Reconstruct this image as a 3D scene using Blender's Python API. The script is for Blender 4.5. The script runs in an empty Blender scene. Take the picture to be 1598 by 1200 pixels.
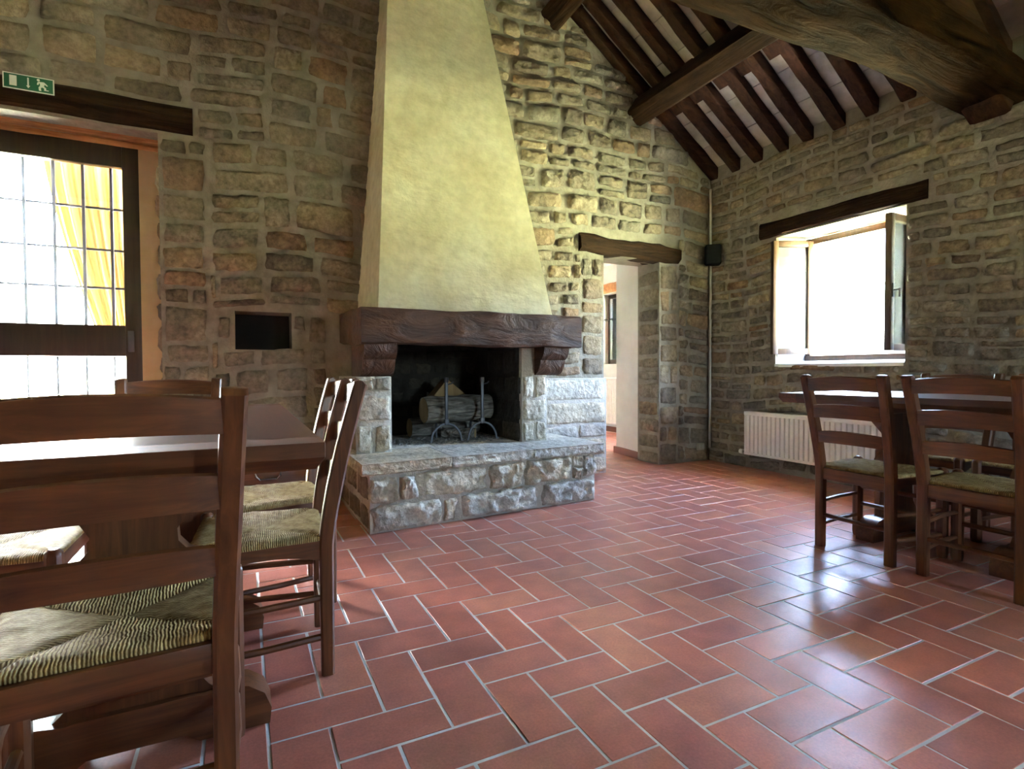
import bpy, bmesh, math, random
import numpy as np
from mathutils import Vector, Matrix, noise as mnoise

# ------------------------------------------------------------------ camera
F_PX, PITCH, ROLL, YAW, CAM_H = 852.0, 0.0245, -0.0047, math.radians(26.2), 0.92
C = bpy.context.scene.collection
cam_d = bpy.data.cameras.new('camera'); cam = bpy.data.objects.new('camera', cam_d); C.objects.link(cam)
cam_d.sensor_fit = 'HORIZONTAL'; cam_d.sensor_width = 36.0; cam_d.lens = 36.0 * F_PX / 1598.0
cam_d.clip_start = 0.02; cam_d.clip_end = 300
_fw = Vector((math.sin(YAW) * math.cos(PITCH), math.cos(YAW) * math.cos(PITCH), -math.sin(PITCH)))
_rt = Vector((math.cos(YAW), -math.sin(YAW), 0)); _up = _rt.cross(_fw)
_m = Matrix((_rt, _up, -_fw)).transposed().to_4x4() @ Matrix.Rotation(ROLL, 4, 'Z')
_m.translation = (0, 0, CAM_H); cam.matrix_world = _m
bpy.context.scene.camera = cam

# ------------------------------------------------------------------ world, sun, daylight, exposure
SC = bpy.context.scene
SC.view_settings.view_transform = 'Standard'; SC.view_settings.look = 'None'
SC.view_settings.gamma = 1.0; SC.view_settings.use_curve_mapping = False
SC.view_settings.exposure = 3.75
W = bpy.data.worlds.new('world'); SC.world = W; W.use_nodes = True
_nt = W.node_tree; _bg = _nt.nodes['Background']
_sky = _nt.nodes.new('ShaderNodeTexSky'); _sky.sky_type = 'NISHITA'; _sky.sun_disc = False
_sky.sun_elevation = math.radians(50); _sky.sun_rotation = math.radians(-60); _sky.air_density = 1.0; _sky.dust_density = 4.0
_nt.links.new(_sky.outputs[0], _bg.inputs[0]); _bg.inputs[1].default_value = 3.2
_s = bpy.data.lights.new('sun', 'SUN'); _s.energy = 150; _s.angle = math.radians(0.6); _s.color = (1, .95, .86)
sun = bpy.data.objects.new('sun', _s); C.objects.link(sun)
sun.rotation_euler = Vector((-0.27, 0.20, -1.2)).to_track_quat('-Z', 'Y').to_euler()
SC.cycles.max_bounces = 10; SC.cycles.diffuse_bounces = 6; SC.cycles.glossy_bounces = 4
SC.cycles.transparent_max_bounces = 12; SC.cycles.sample_clamp_indirect = 8
SC.cycles.caustics_reflective = False; SC.cycles.caustics_refractive = False
SC.cycles.use_denoising = True
def portal(loc, sx, sy, direction):                 # a window opening through which the sky is sampled
    l = bpy.data.lights.new('daylight_portal', 'AREA'); l.shape = 'RECTANGLE'; l.size = sx; l.size_y = sy
    l.cycles.is_portal = True
    o = bpy.data.objects.new('daylight_portal', l); C.objects.link(o); o.location = loc
    o.rotation_euler = Vector(direction).to_track_quat('-Z', 'Z').to_euler()
portal((4.72, 2.81, 1.55), .9, 1.0, (-1, 0, 0))
portal((4.72, -.3, 1.55), .6, .8, (-1, 0, 0))
portal((-1.15, 4.55, 1.25), 1.1, 2.4, (0, -1, 0))
portal((5.2, 6.65, 1.5), .7, 1.2, (-1, 0, 0))
portal((3.125, -3.36, 1.5), .75, .8, (0, 1, 0))

# ------------------------------------------------------------------ pixel helpers (1598 x 1200 frame)
def ray(x, y):
    a, b = x - 799, y - 600
    cr, sr = math.cos(ROLL), math.sin(ROLL)
    X, Y = a * cr + b * sr, -a * sr + b * cr
    r, u = X / F_PX, -Y / F_PX
    Z = u * math.cos(PITCH) - math.sin(PITCH); d = math.cos(PITCH) + u * math.sin(PITCH)
    return (r * math.cos(YAW) + d * math.sin(YAW), -r * math.sin(YAW) + d * math.cos(YAW), Z)
def on_z(x, y, z=0.0): r = ray(x, y); t = (z - CAM_H) / r[2]; return Vector((r[0] * t, r[1] * t, z))
def on_y(x, y, Y): r = ray(x, y); t = Y / r[1]; return Vector((r[0] * t, Y, CAM_H + r[2] * t))
def on_x(x, y, X): r = ray(x, y); t = X / r[0]; return Vector((X, r[1] * t, CAM_H + r[2] * t))
def project(P):
    X, Y, Z = P[0], P[1], P[2] - CAM_H
    r = X * math.cos(YAW) - Y * math.sin(YAW); d = X * math.sin(YAW) + Y * math.cos(YAW)
    d2 = d * math.cos(PITCH) - Z * math.sin(PITCH); up = Z * math.cos(PITCH) + d * math.sin(PITCH)
    if d2 < .05: return None
    return (799 + F_PX * r / d2, 600 - F_PX * up / d2)
def screen_area(pts):
    q = [project(p) for p in pts]
    if any(p is None for p in q): return 0.0
    q = [(min(max(a, 0), 1598), min(max(b, 0), 1200)) for a, b in q]
    s = 0.0
    for (a, b), (c, d) in zip(q, q[1:] + q[:1]): s += a * d - b * c
    return abs(s) / 2

XR, YB = 4.287, 4.131             # right wall and back wall planes
ROOF_X, ROOF_Z, ROOF_T = 4.349, 2.79, math.tan(math.radians(35.2))
def rafter_z(x): return ROOF_Z + (ROOF_X - x) * ROOF_T      # underside of the rafters
RIDGE_X = 0.9

# ------------------------------------------------------------------ materials
def new_mat(name):
    m = bpy.data.materials.new(name); m.use_nodes = True
    return m, m.node_tree, m.node_tree.nodes['Principled BSDF']
def nd(nt, t, ins=None, **props):
    n = nt.nodes.new(t)
    for k, v in props.items(): setattr(n, k, v)
    for k, v in (ins or {}).items():
        if isinstance(v, bpy.types.NodeSocket): nt.links.new(v, n.inputs[k])
        else: n.inputs[k].default_value = v
    return n
def ramp(nt, fac, stops):
    n = nt.nodes.new('ShaderNodeValToRGB'); nt.links.new(fac, n.inputs[0])
    e = n.color_ramp.elements
    while len(e) < len(stops): e.new(0.5)
    for el, (p, c) in zip(e, stops): el.position = p; el.color = (*c, 1)
    return n.outputs[0]
def mth(nt, op, a, b=None):
    n = nt.nodes.new('ShaderNodeMath'); n.operation = op
    for i, v in enumerate((a, b)):
        if v is None: continue
        if isinstance(v, bpy.types.NodeSocket): nt.links.new(v, n.inputs[i])
        else: n.inputs[i].default_value = v
    return n.outputs[0]
def mixc(nt, fac, a, b, mode='MIX'):
    n = nt.nodes.new('ShaderNodeMix'); n.data_type = 'RGBA'; n.blend_type = mode
    for k, v in ((0, fac), (6, a), (7, b)):
        if isinstance(v, bpy.types.NodeSocket): nt.links.new(v, n.inputs[k])
        else: n.inputs[k].default_value = v if k == 0 else (*v, 1)
    return n.outputs[2]
def noise_tex(nt, vec, scale, detail=4, rough=.55):
    n = nd(nt, 'ShaderNodeTexNoise', {'Scale': scale, 'Detail': detail, 'Roughness': rough}); nt.links.new(vec, n.inputs['Vector'])
    return n.outputs['Fac']
def bump(nt, bsdf, h, strength, dist):
    b = nd(nt, 'ShaderNodeBump', {'Strength': strength, 'Distance': dist}); nt.links.new(h, b.inputs['Height'])
    nt.links.new(b.outputs[0], bsdf.inputs['Normal'])
def rnd_value(nt):
    at = nd(nt, 'ShaderNodeAttribute', attribute_name='rnd'); oi = nd(nt, 'ShaderNodeObjectInfo')
    return mth(nt, 'FRACT', mth(nt, 'ADD', at.outputs['Fac'], oi.outputs['Random']))
def world_pos(nt): return nd(nt, 'ShaderNodeNewGeometry').outputs['Position']
def obj_pos(nt): return nd(nt, 'ShaderNodeTexCoord').outputs['Object']

def stone_mat(name, stops, bscale=14, bstr=1.0, bdist=.035, rough=.85):
    m, nt, b = new_mat(name); p = world_pos(nt); r = rnd_value(nt)
    base = ramp(nt, r, stops)
    n1 = noise_tex(nt, p, 5, 5); n2 = noise_tex(nt, p, 32, 6, .65)
    v = ramp(nt, n1, [(.3, (.62, .6, .58)), (.7, (1.25, 1.2, 1.1))])
    col = mixc(nt, 1.0, base, v, 'MULTIPLY')
    v2 = ramp(nt, n2, [(.3, (.6, .58, .55)), (.62, (1.15, 1.13, 1.1))])
    col = mixc(nt, .8, col, v2, 'MULTIPLY')
    nt.links.new(col, b.inputs['Base Color']); b.inputs['Roughness'].default_value = rough
    nn = noise_tex(nt, p, bscale, 8, .62); vo = nd(nt, 'ShaderNodeTexVoronoi', {'Scale': bscale * 1.4}); nt.links.new(p, vo.inputs['Vector'])
    h = mth(nt, 'ADD', nn, mth(nt, 'MULTIPLY', vo.outputs['Distance'], .35))
    bump(nt, b, h, bstr, bdist); return m
M = {}
M['stone'] = stone_mat('wall_stone', [(0, (0.168, 0.139, 0.113)), (.18, (0.260, 0.214, 0.168)), (.36, (0.218, 0.197, 0.172)), (.5, (0.302, 0.244, 0.176)), (.66, (0.252, 0.231, 0.202)), (.82, (0.328, 0.265, 0.193)), (.93, (0.277, 0.181, 0.122)), (1, (0.185, 0.168, 0.147))])
M['stone_cool'] = stone_mat('pale_stone', [(0, (.46, .44, .40)), (.3, (.56, .54, .50)), (.6, (.60, .56, .48)), (.85, (.52, .46, .36)), (1, (.62, .60, .56))], 18, 1.0, .03)
M['stone_soot'] = stone_mat('sooty_stone', [(0, (.022, .02, .017)), (.5, (.04, .036, .03)), (1, (.065, .056, .045))], 16, .8)
def flat_noise(name, c0, c1, scale=8, rough=.9, bs=.4, bd=.01, bscale=30, spec=None):
    m, nt, b = new_mat(name); p = world_pos(nt)
    n = noise_tex(nt, p, scale, 6, .6); col = ramp(nt, n, [(.32, c0), (.68, c1)])
    nt.links.new(col, b.inputs['Base Color']); b.inputs['Roughness'].default_value = rough
    if spec is not None: b.inputs['Specular IOR Level'].default_value = spec
    bump(nt, b, noise_tex(nt, p, bscale, 6, .6), bs, bd); return m
M['mortar'] = flat_noise('lime_mortar', (.22, .195, .155), (.32, .285, .23), 9, .95, .9, .02, 22)
M['mortar_soot'] = flat_noise('sooty_mortar', (.02, .018, .015), (.045, .04, .034), 7, .95, .8, .02)
M['mortar_pale'] = flat_noise('pale_mortar', (.42, .38, .32), (.54, .49, .42), 9, .95, .9, .02, 22)
M['plaster_white'] = flat_noise('white_plaster', (.60, .58, .56), (.68, .66, .64), 4, .9, .15, .004)
M['plaster_tan'] = flat_noise('tan_plaster', (.50, .38, .22), (.58, .45, .28), 5, .9, .2, .005)
M['ceiling_clay'] = flat_noise('limewashed_clay', (.36, .32, .26), (.55, .50, .43), 7, .95, .5, .006, 25)
M['grout'] = flat_noise('grout', (.52, .52, .49), (.64, .64, .61), 14, .9, .5, .003, 60)
M['lawn'] = flat_noise('lawn_green', (.15, .17, .09), (.21, .24, .14), 3, .95, .3, .02)
M['ash'] = flat_noise('ash_grey', (.05, .05, .048), (.42, .41, .39), 60, .95, .6, .01)

m, nt, b = new_mat('hood_plaster'); p = world_pos(nt)
n1 = noise_tex(nt, p, 2.2, 6, .65); n2 = noise_tex(nt, p, 14, 6, .65)
c = ramp(nt, n1, [(.30, (.56, .49, .31)), (.5, (.68, .62, .44)), (.72, (.76, .72, .57))])
c = mixc(nt, .55, c, ramp(nt, n2, [(.3, (.72, .70, .6)), (.62, (1.08, 1.07, 1.03))]), 'MULTIPLY')
nt.links.new(c, b.inputs['Base Color']); b.inputs['Roughness'].default_value = .85
mp = nd(nt, 'ShaderNodeMapping', {'Vector': p, 'Scale': (1, 1, 2.2)})
h = mth(nt, 'ADD', noise_tex(nt, mp.outputs[0], 5, 3, .5), mth(nt, 'MULTIPLY', noise_tex(nt, p, 30, 5, .6), .25))
bump(nt, b, h, .5, .03); M['hood'] = m

m, nt, b = new_mat('terracotta'); p = world_pos(nt); r = rnd_value(nt)
base = ramp(nt, r, [(0, (.42, .135, .092)), (.25, (.50, .168, .108)), (.5, (.44, .15, .11)), (.75, (.54, .205, .125)), (1, (.40, .142, .10))])
n1 = noise_tex(nt, p, 7, 5); n2 = noise_tex(nt, p, 130, 4, .7)
c = mixc(nt, .8, base, ramp(nt, n1, [(.3, (.72, .72, .75)), (.7, (1.2, 1.18, 1.15))]), 'MULTIPLY')
c = mixc(nt, .6, c, ramp(nt, n2, [(.35, (.75, .75, .75)), (.65, (1.15, 1.15, 1.15))]), 'MULTIPLY')
nt.links.new(c, b.inputs['Base Color'])
b.inputs['Roughness'].default_value = .31
bump(nt, b, mth(nt, 'ADD', mth(nt, 'MULTIPLY', n2, .35), noise_tex(nt, p, 18, 3)), .25, .004); M['tile'] = m

def wood(name, dark, light, axis, rough=.4, scale=9, stretch=14, bs=.25, bd=.004, coat=0.0, local=True):
    m, nt, b = new_mat(name); p = obj_pos(nt) if local else world_pos(nt)
    sc = [scale * stretch / 3] * 3; sc['XYZ'.index(axis)] = scale / 3
    mp = nd(nt, 'ShaderNodeMapping', {'Vector': p, 'Scale': sc})
    oi = nd(nt, 'ShaderNodeObjectInfo'); 
    n1 = nd(nt, 'ShaderNodeTexNoise', {'Scale': 1.0, 'Detail': 6, 'Roughness': .6, 'Distortion': .8}); nt.links.new(mp.outputs[0], n1.inputs['Vector'])
    n2 = noise_tex(nt, p, 5, 3)
    f = mth(nt, 'ADD', mth(nt, 'MULTIPLY', n1.outputs['Fac'], .75), mth(nt, 'MULTIPLY', n2, .25))
    c = ramp(nt, f, [(.33, dark), (.52, tuple((x + y) / 2 for x, y in zip(dark, light))), (.68, light)])
    nt.links.new(c, b.inputs['Base Color']); b.inputs['Roughness'].default_value = rough
    b.inputs['Specular IOR Level'].default_value = .12 if rough > .65 else .5; b.inputs['Coat Weight'].default_value = coat; b.inputs['Coat Roughness'].default_value = .2
    bump(nt, b, n1.outputs['Fac'], bs, bd); return m
for ax in 'XYZ':
    M['chair_' + ax] = wood('chair_walnut_' + ax, (.055, .016, .005), (.185, .062, .019), ax, .38, 9, 14, .12, .002, .08)
    M['beam_' + ax] = wood('old_beam_' + ax, (.010, .0045, .002), (.048, .022, .009), ax, .75, 7, 12, 1.0, .02)
    M['mantel_' + ax] = wood('adzed_oak_' + ax, (.028, .009, .004), (.13, .048, .017), ax, .62, 9, 3, 1.0, .03)
M['table_Y'] = wood('table_walnut', (.040, .012, .005), (.11, .037, .013), 'Y', .28, 8, 14, .12, .002, .2)
M['tie_X'] = wood('grey_tie_beam', (.005, .0025, .001), (.044, .020, .0075), 'X', .8, 6, 6, 1.0, .03)
M['tie_X'].node_tree.nodes['Principled BSDF'].inputs['Specular IOR Level'].default_value = .02
M['door_wood'] = wood('dark_door_wood', (.020, .010, .005), (.045, .024, .012), 'Z', .4, 8, 14, .15, .002)
M['sash_wood'] = wood('sash_brown', (.05, .025, .012), (.10, .052, .026), 'Z', .35, 8, 14, .15, .002)
M['lit_warm_beam'] = wood('lit_warm_lintel', (.20, .075, .028), (.50, .23, .10), 'X', .7, 7, 12, 1.0, .02)  # daylight on the lintel undersides is put into this lighter orange wood colour
M['bark'] = wood('log_bark', (.025, .02, .016), (.55, .51, .45), 'X', .95, 12, 8, 1.0, .05)
M['log_end'] = wood('split_wood', (.25, .16, .08), (.42, .29, .15), 'Z', .85, 9, 8, .5, .01)

def plain(name, col, rough=.5, metal=0.0, spec=.5):
    m, nt, b = new_mat(name); p = obj_pos(nt)
    c = mixc(nt, noise_tex(nt, p, 30, 3), tuple(x * .9 for x in col), tuple(min(1, x * 1.08) for x in col))
    nt.links.new(c, b.inputs['Base Color']); b.inputs['Roughness'].default_value = rough; b.inputs['Metallic'].default_value = metal
    b.inputs['Specular IOR Level'].default_value = spec
    return m
M['iron'] = plain('wrought_iron', (.10, .10, .115), .45, .7)
M['black'] = plain('black_plastic', (.008, .008, .008), .7, 0, .15)
M['enamel'] = plain('white_enamel', (.80, .78, .76), .3)
M['chrome'] = plain('brushed_chrome', (.6, .62, .64), .25, 1.0)
M['steel_pipe'] = plain('grey_conduit', (.42, .40, .36), .4, .3)
M['sign_green'] = plain('sign_green', (.008, .115, .055), .4)
M['sign_white'] = plain('sign_white', (.80, .80, .76), .5)
M['outlet'] = plain('outlet_grey', (.35, .33, .28), .5)
M['niche_dark'] = plain('niche_black', (.012, .010, .009), .95)
M['sill'] = flat_noise('white_sill', (.75, .76, .77), (.84, .85, .86), 6, .6, .15, .004)
M['base_red'] = plain('brown_skirting', (.19, .075, .045), .5)
m, nt, b = new_mat('curtain_fabric'); nt.nodes.remove(b)
d = nd(nt, 'ShaderNodeBsdfDiffuse', {'Color': (.45, .28, .11, 1)}); t = nd(nt, 'ShaderNodeBsdfTranslucent', {'Color': (.45, .28, .11, 1)})
x = nd(nt, 'ShaderNodeMixShader', {0: .015, 1: d.outputs[0], 2: t.outputs[0]}); nt.links.new(x.outputs[0], nt.nodes['Material Output'].inputs[0]); M['curtain'] = m
m, nt, b = new_mat('window_glass'); nt.nodes.remove(b)
g = nd(nt, 'ShaderNodeBsdfGlossy', {'Roughness': .01}); t = nd(nt, 'ShaderNodeBsdfTransparent', {'Color': (.95, .98, .97, 1)}); fr = nd(nt, 'ShaderNodeFresnel', {'IOR': 1.45})
x = nd(nt, 'ShaderNodeMixShader', {0: fr.outputs[0], 1: t.outputs[0], 2: g.outputs[0]}); nt.links.new(x.outputs[0], nt.nodes['Material Output'].inputs[0]); M['glass'] = m
# rush: strands run at right angles to the rail they wrap, four triangular fields meeting at the middle
m, nt, b = new_mat('woven_rush'); p = obj_pos(nt); sx = nd(nt, 'ShaderNodeSeparateXYZ', {0: p})
X, Y, Z = sx.outputs
wob = mth(nt, 'MULTIPLY', noise_tex(nt, p, 26, 3), .010)
a = mth(nt, 'DIVIDE', mth(nt, 'ABSOLUTE', X), .19); c_ = mth(nt, 'DIVIDE', mth(nt, 'ABSOLUTE', Y), .185)
side = mth(nt, 'GREATER_THAN', a, c_)
co = nd(nt, 'ShaderNodeMix', {0: side, 2: X, 3: Y}).outputs[0]; al = nd(nt, 'ShaderNodeMix', {0: side, 2: Y, 3: X}).outputs[0]
ph = mth(nt, 'MULTIPLY', mth(nt, 'ADD', co, wob), 2 * math.pi / .0056)
wv = mth(nt, 'ADD', mth(nt, 'MULTIPLY', mth(nt, 'SINE', ph), .5), .5)
tw = mth(nt, 'ADD', mth(nt, 'MULTIPLY', mth(nt, 'SINE', mth(nt, 'ADD', mth(nt, 'MULTIPLY', al, 330), mth(nt, 'MULTIPLY', co, 700))), .5), .5)
hh = mth(nt, 'ADD', wv, mth(nt, 'MULTIPLY', tw, .35))
c1 = ramp(nt, noise_tex(nt, p, 45, 4, .7), [(.3, (.26, .16, .055)), (.5, (.44, .30, .115)), (.7, (.60, .45, .20))])
c2 = mixc(nt, 1.0, c1, ramp(nt, wv, [(.02, (.34, .28, .22)), (.4, (1, 1, 1))]), 'MULTIPLY')
nt.links.new(c2, b.inputs['Base Color']); b.inputs['Roughness'].default_value = .8; b.inputs['Specular IOR Level'].default_value = .2; bump(nt, b, hh, .8, .003); M['rush'] = m

# ------------------------------------------------------------------ object helpers
def tag(o, label=None, cat=None, group=None, kind=None):
    if label: o['label'] = label
    if cat: o['category'] = cat
    if group: o['group'] = group
    if kind: o['kind'] = kind
    return o
def link(o, parent=None):
    C.objects.link(o)
    if parent is not None:
        o.parent = parent
        if parent.parent is None and parent.type == 'EMPTY': o.location = -parent.location     # shapes are given in world coordinates
    return o
def empty(name, loc=(0, 0, 0), rz=0, parent=None):
    o = bpy.data.objects.new(name, None); o.location = loc; o.rotation_euler[2] = rz; o.empty_display_size = .1
    C.objects.link(o)
    if parent: o.parent = parent
    return o
def mesh(name, v, f, mat, parent=None, smooth=False, rnd=None, local=False):
    me = bpy.data.meshes.new(name); me.from_pydata([tuple(p) for p in v], [], f)
    if smooth: me.polygons.foreach_set('use_smooth', [True] * len(me.polygons))
    if rnd is not None:
        at = me.attributes.new('rnd', 'FLOAT', 'POINT'); at.data.foreach_set('value', rnd)
    me.materials.append(M[mat]); me.update()
    o = bpy.data.objects.new(name, me)
    if local:
        C.objects.link(o); o.parent = parent; return o
    return link(o, parent)
def bm_obj(name, bm, mat, parent=None, smooth=False, local=False, angle=None):
    bmesh.ops.recalc_face_normals(bm, faces=bm.faces)
    me = bpy.data.meshes.new(name); bm.to_mesh(me); bm.free()
    if smooth:
        me.polygons.foreach_set('use_smooth', [True] * len(me.polygons))
        me.set_sharp_from_angle(angle=math.radians(angle or 40))
    me.materials.append(M[mat])
    o = bpy.data.objects.new(name, me)
    if local:
        C.objects.link(o); o.parent = parent; return o
    return link(o, parent)
def bm_box(bm, lo, hi, bevel=0.0, seg=2):
    t = bmesh.new(); bmesh.ops.create_cube(t, size=1.0)
    for v in t.verts: v.co = Vector([lo[i] + (v.co[i] + .5) * (hi[i] - lo[i]) for i in range(3)])
    if bevel: bmesh.ops.bevel(t, geom=t.edges[:], offset=bevel, segments=seg, affect='EDGES', profile=.5)
    _merge(bm, t); return bm
def _merge(bm, t):
    me = bpy.data.meshes.new('tmp'); t.to_mesh(me); t.free(); bm.from_mesh(me); bpy.data.meshes.remove(me)
def box(name, lo, hi, mat, parent=None, bevel=0.004, local=False, seg=2):
    return bm_obj(name, bm_box(bmesh.new(), lo, hi, bevel, seg), mat, parent, bevel > 0, local)
def bm_sweep(bm, pts, prof, up=None, cap=True):
    """sweep a profile given per point as list of (a,b) along pts; a along side axis, b along up axis"""
    rings = []
    n = len(pts)
    for i, p in enumerate(pts):
        t = (Vector(pts[min(i + 1, n - 1)]) - Vector(pts[max(i - 1, 0)])).normalized()
        u = Vector(up if up else ((0, 0, 1) if abs(t.z) < .9 else (0, 1, 0)))
        s = t.cross(u).normalized(); u2 = s.cross(t).normalized()
        pr = prof(i / (n - 1)) if callable(prof) else prof
        rings.append([bm.verts.new(Vector(p) + s * a + u2 * b) for a, b in pr])
    k = len(rings[0])
    for r0, r1 in zip(rings, rings[1:]):
        for j in range(k): bm.faces.new((r0[j], r0[(j + 1) % k], r1[(j + 1) % k], r1[j]))
    if cap: bm.faces.new(rings[0][::-1]); bm.faces.new(rings[-1])
    return bm
def circ(r, n=10, rb=None): return [(r * math.cos(2 * math.pi * i / n), (rb or r) * math.sin(2 * math.pi * i / n)) for i in range(n)]
def rrect(w, h, c=.004):
    w, h = w / 2, h / 2
    return [(-w + c, -h), (w - c, -h), (w, -h + c), (w, h - c), (w - c, h), (-w + c, h), (-w, h - c), (-w, -h + c)]
def tube(name, pts, r, mat, parent=None, n=10, local=False, rb=None):
    return bm_obj(name, bm_sweep(bmesh.new(), pts, circ(r, n, rb)), mat, parent, True, local)
def prism(name, poly, axis, a0, a1, mat, parent=None, bevel=0.0, local=False, smooth=True):
    """polygon in the plane normal to axis (X: (y,z), Y: (x,z), Z: (x,y)) extruded from a0 to a1"""
    bm = bmesh.new()
    def P(q, a): return {'X': (a, q[0], q[1]), 'Y': (q[0], a, q[1]), 'Z': (q[0], q[1], a)}[axis]
    v0 = [bm.verts.new(P(q, a0)) for q in poly]; v1 = [bm.verts.new(P(q, a1)) for q in poly]; n = len(poly)
    bm.faces.new(v0); bm.faces.new(v1[::-1])
    for i in range(n): bm.faces.new((v0[i], v1[i], v1[(i + 1) % n], v0[(i + 1) % n]))
    if bevel:
        es = [e for e in bm.edges if len(e.link_faces) == 2 and e.calc_face_angle(0) > .6]
        bmesh.ops.bevel(bm, geom=es, offset=bevel, segments=2, affect='EDGES')
    return bm_obj(name, bm, mat, parent, smooth, local)
def rough_beam(name, p0, p1, w, h, mat, parent=None, seed=0, amp=.008, n=14, up=(0, 0, 1), bow=0.0, chamfer=.02, local=False):
    """hand-hewn timber from p0 to p1 (axis line), irregular section"""
    rg = random.Random(seed); p0, p1 = Vector(p0), Vector(p1); bm = bmesh.new(); pts = []
    t = (p1 - p0).normalized(); s = t.cross(Vector(up)).normalized(); u = s.cross(t)
    rings = []
    base = rrect(w, h, min(chamfer, w * .3))
    offs = [Vector((rg.uniform(-1, 1), rg.uniform(-1, 1), 0)) for _ in range(3)]
    for i in range(n + 1):
        f = i / n; c = p0.lerp(p1, f) + u * bow * math.sin(math.pi * f)
        ring = []
        for j, (a, b2) in enumerate(base):
            q = Vector((f * 6 + seed * 3.1, j * .55, seed * 1.7))
            ring.append(bm.verts.new(c + s * (a + amp * mnoise.noise(q) * 1.6) + u * (b2 + amp * mnoise.noise(q + Vector((9, 4, 2))) * 1.6)))
        rings.append(ring)
    for r0, r1 in zip(rings, rings[1:]):
        for j in range(8): bm.faces.new((r0[j], r0[(j + 1) % 8], r1[(j + 1) % 8], r1[j]))
    bm.faces.new(rings[0][::-1]); bm.faces.new(rings[-1])
    return bm_obj(name, bm, mat, parent, True, local, 50)

# ------------------------------------------------------------------ stone laying
def stone_shape(rg, u0, u1, v0, v1, proud, wav=None, rough=1.0, nu=11, nv=8, sink=.02, rnd_corner=.24, edge=.93):
    """rounded rubble stone on the (u,v) plane; returns verts (u,v,w), faces"""
    W_, H_ = u1 - u0, v1 - v0
    j = min(.17 * min(W_, H_), .020) * (.6 if nu > 12 else rough)
    cor = [(u0 + rg.uniform(0, j), v0 + rg.uniform(0, j)), (u1 - rg.uniform(0, j), v0 + rg.uniform(0, j)),
           (u1 - rg.uniform(0, j), v1 - rg.uniform(0, j)), (u0 + rg.uniform(0, j), v1 - rg.uniform(0, j))]
    def grid(n):
        k = n - 4; e = [-1, -edge]
        inn = [(-edge + (i + 1) * 2 * edge / (k + 1)) for i in range(k)]
        return e + inn + [edge, 1]
    S, T = grid(nu), grid(nv); V = []; tilt_u, tilt_v = rg.uniform(-.35, .35), rg.uniform(-.35, .35)
    sd = rg.uniform(0, 100); k = rnd_corner * rg.uniform(.6, 1.2)
    p = proud * rg.uniform(.55, 1.25)
    fx, fy = 3.0 * W_ / .2, 3.0 * H_ / .2
    for t in T:
        for s in S:
            a = s * math.sqrt(max(0, 1 - k * t * t / 2)); b = t * math.sqrt(max(0, 1 - k * s * s / 2))
            q = mnoise.noise(Vector((s * fx * .6 + sd, t * fy * .6, 3.3)))
            if max(abs(s), abs(t)) > .85:
                a += q * .030 * rough / max(W_, .10) * min(1, H_ / .1); b += mnoise.noise(Vector((s * fx * .6, t * fy * .6 + sd, 7.7))) * .026 * rough / max(H_, .08)
            x = (a + 1) / 2; y = (b + 1) / 2
            U = (cor[0][0] * (1 - x) + cor[1][0] * x) * (1 - y) + (cor[3][0] * (1 - x) + cor[2][0] * x) * y
            Vv = (cor[0][1] * (1 - x) + cor[1][1] * x) * (1 - y) + (cor[3][1] * (1 - x) + cor[2][1] * x) * y
            mx = max(abs(s), abs(t))
            if mx > .999: w = -sink
            elif mx >= edge - 1e-6: w = p * .55
            else: w = p * (1 + tilt_u * s + tilt_v * t) + q * p * .6 * rough + mnoise.noise(Vector((s * fx * 1.7 + sd, t * fy * 1.7, 1.3))) * p * .35 * rough
            if wav: Vv += wav(U)
            V.append((U, Vv, w))
    Fc = [(r * nu + c, r * nu + c + 1, (r + 1) * nu + c + 1, (r + 1) * nu + c) for r in range(nv - 1) for c in range(nu - 1)]
    return V, Fc
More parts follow.
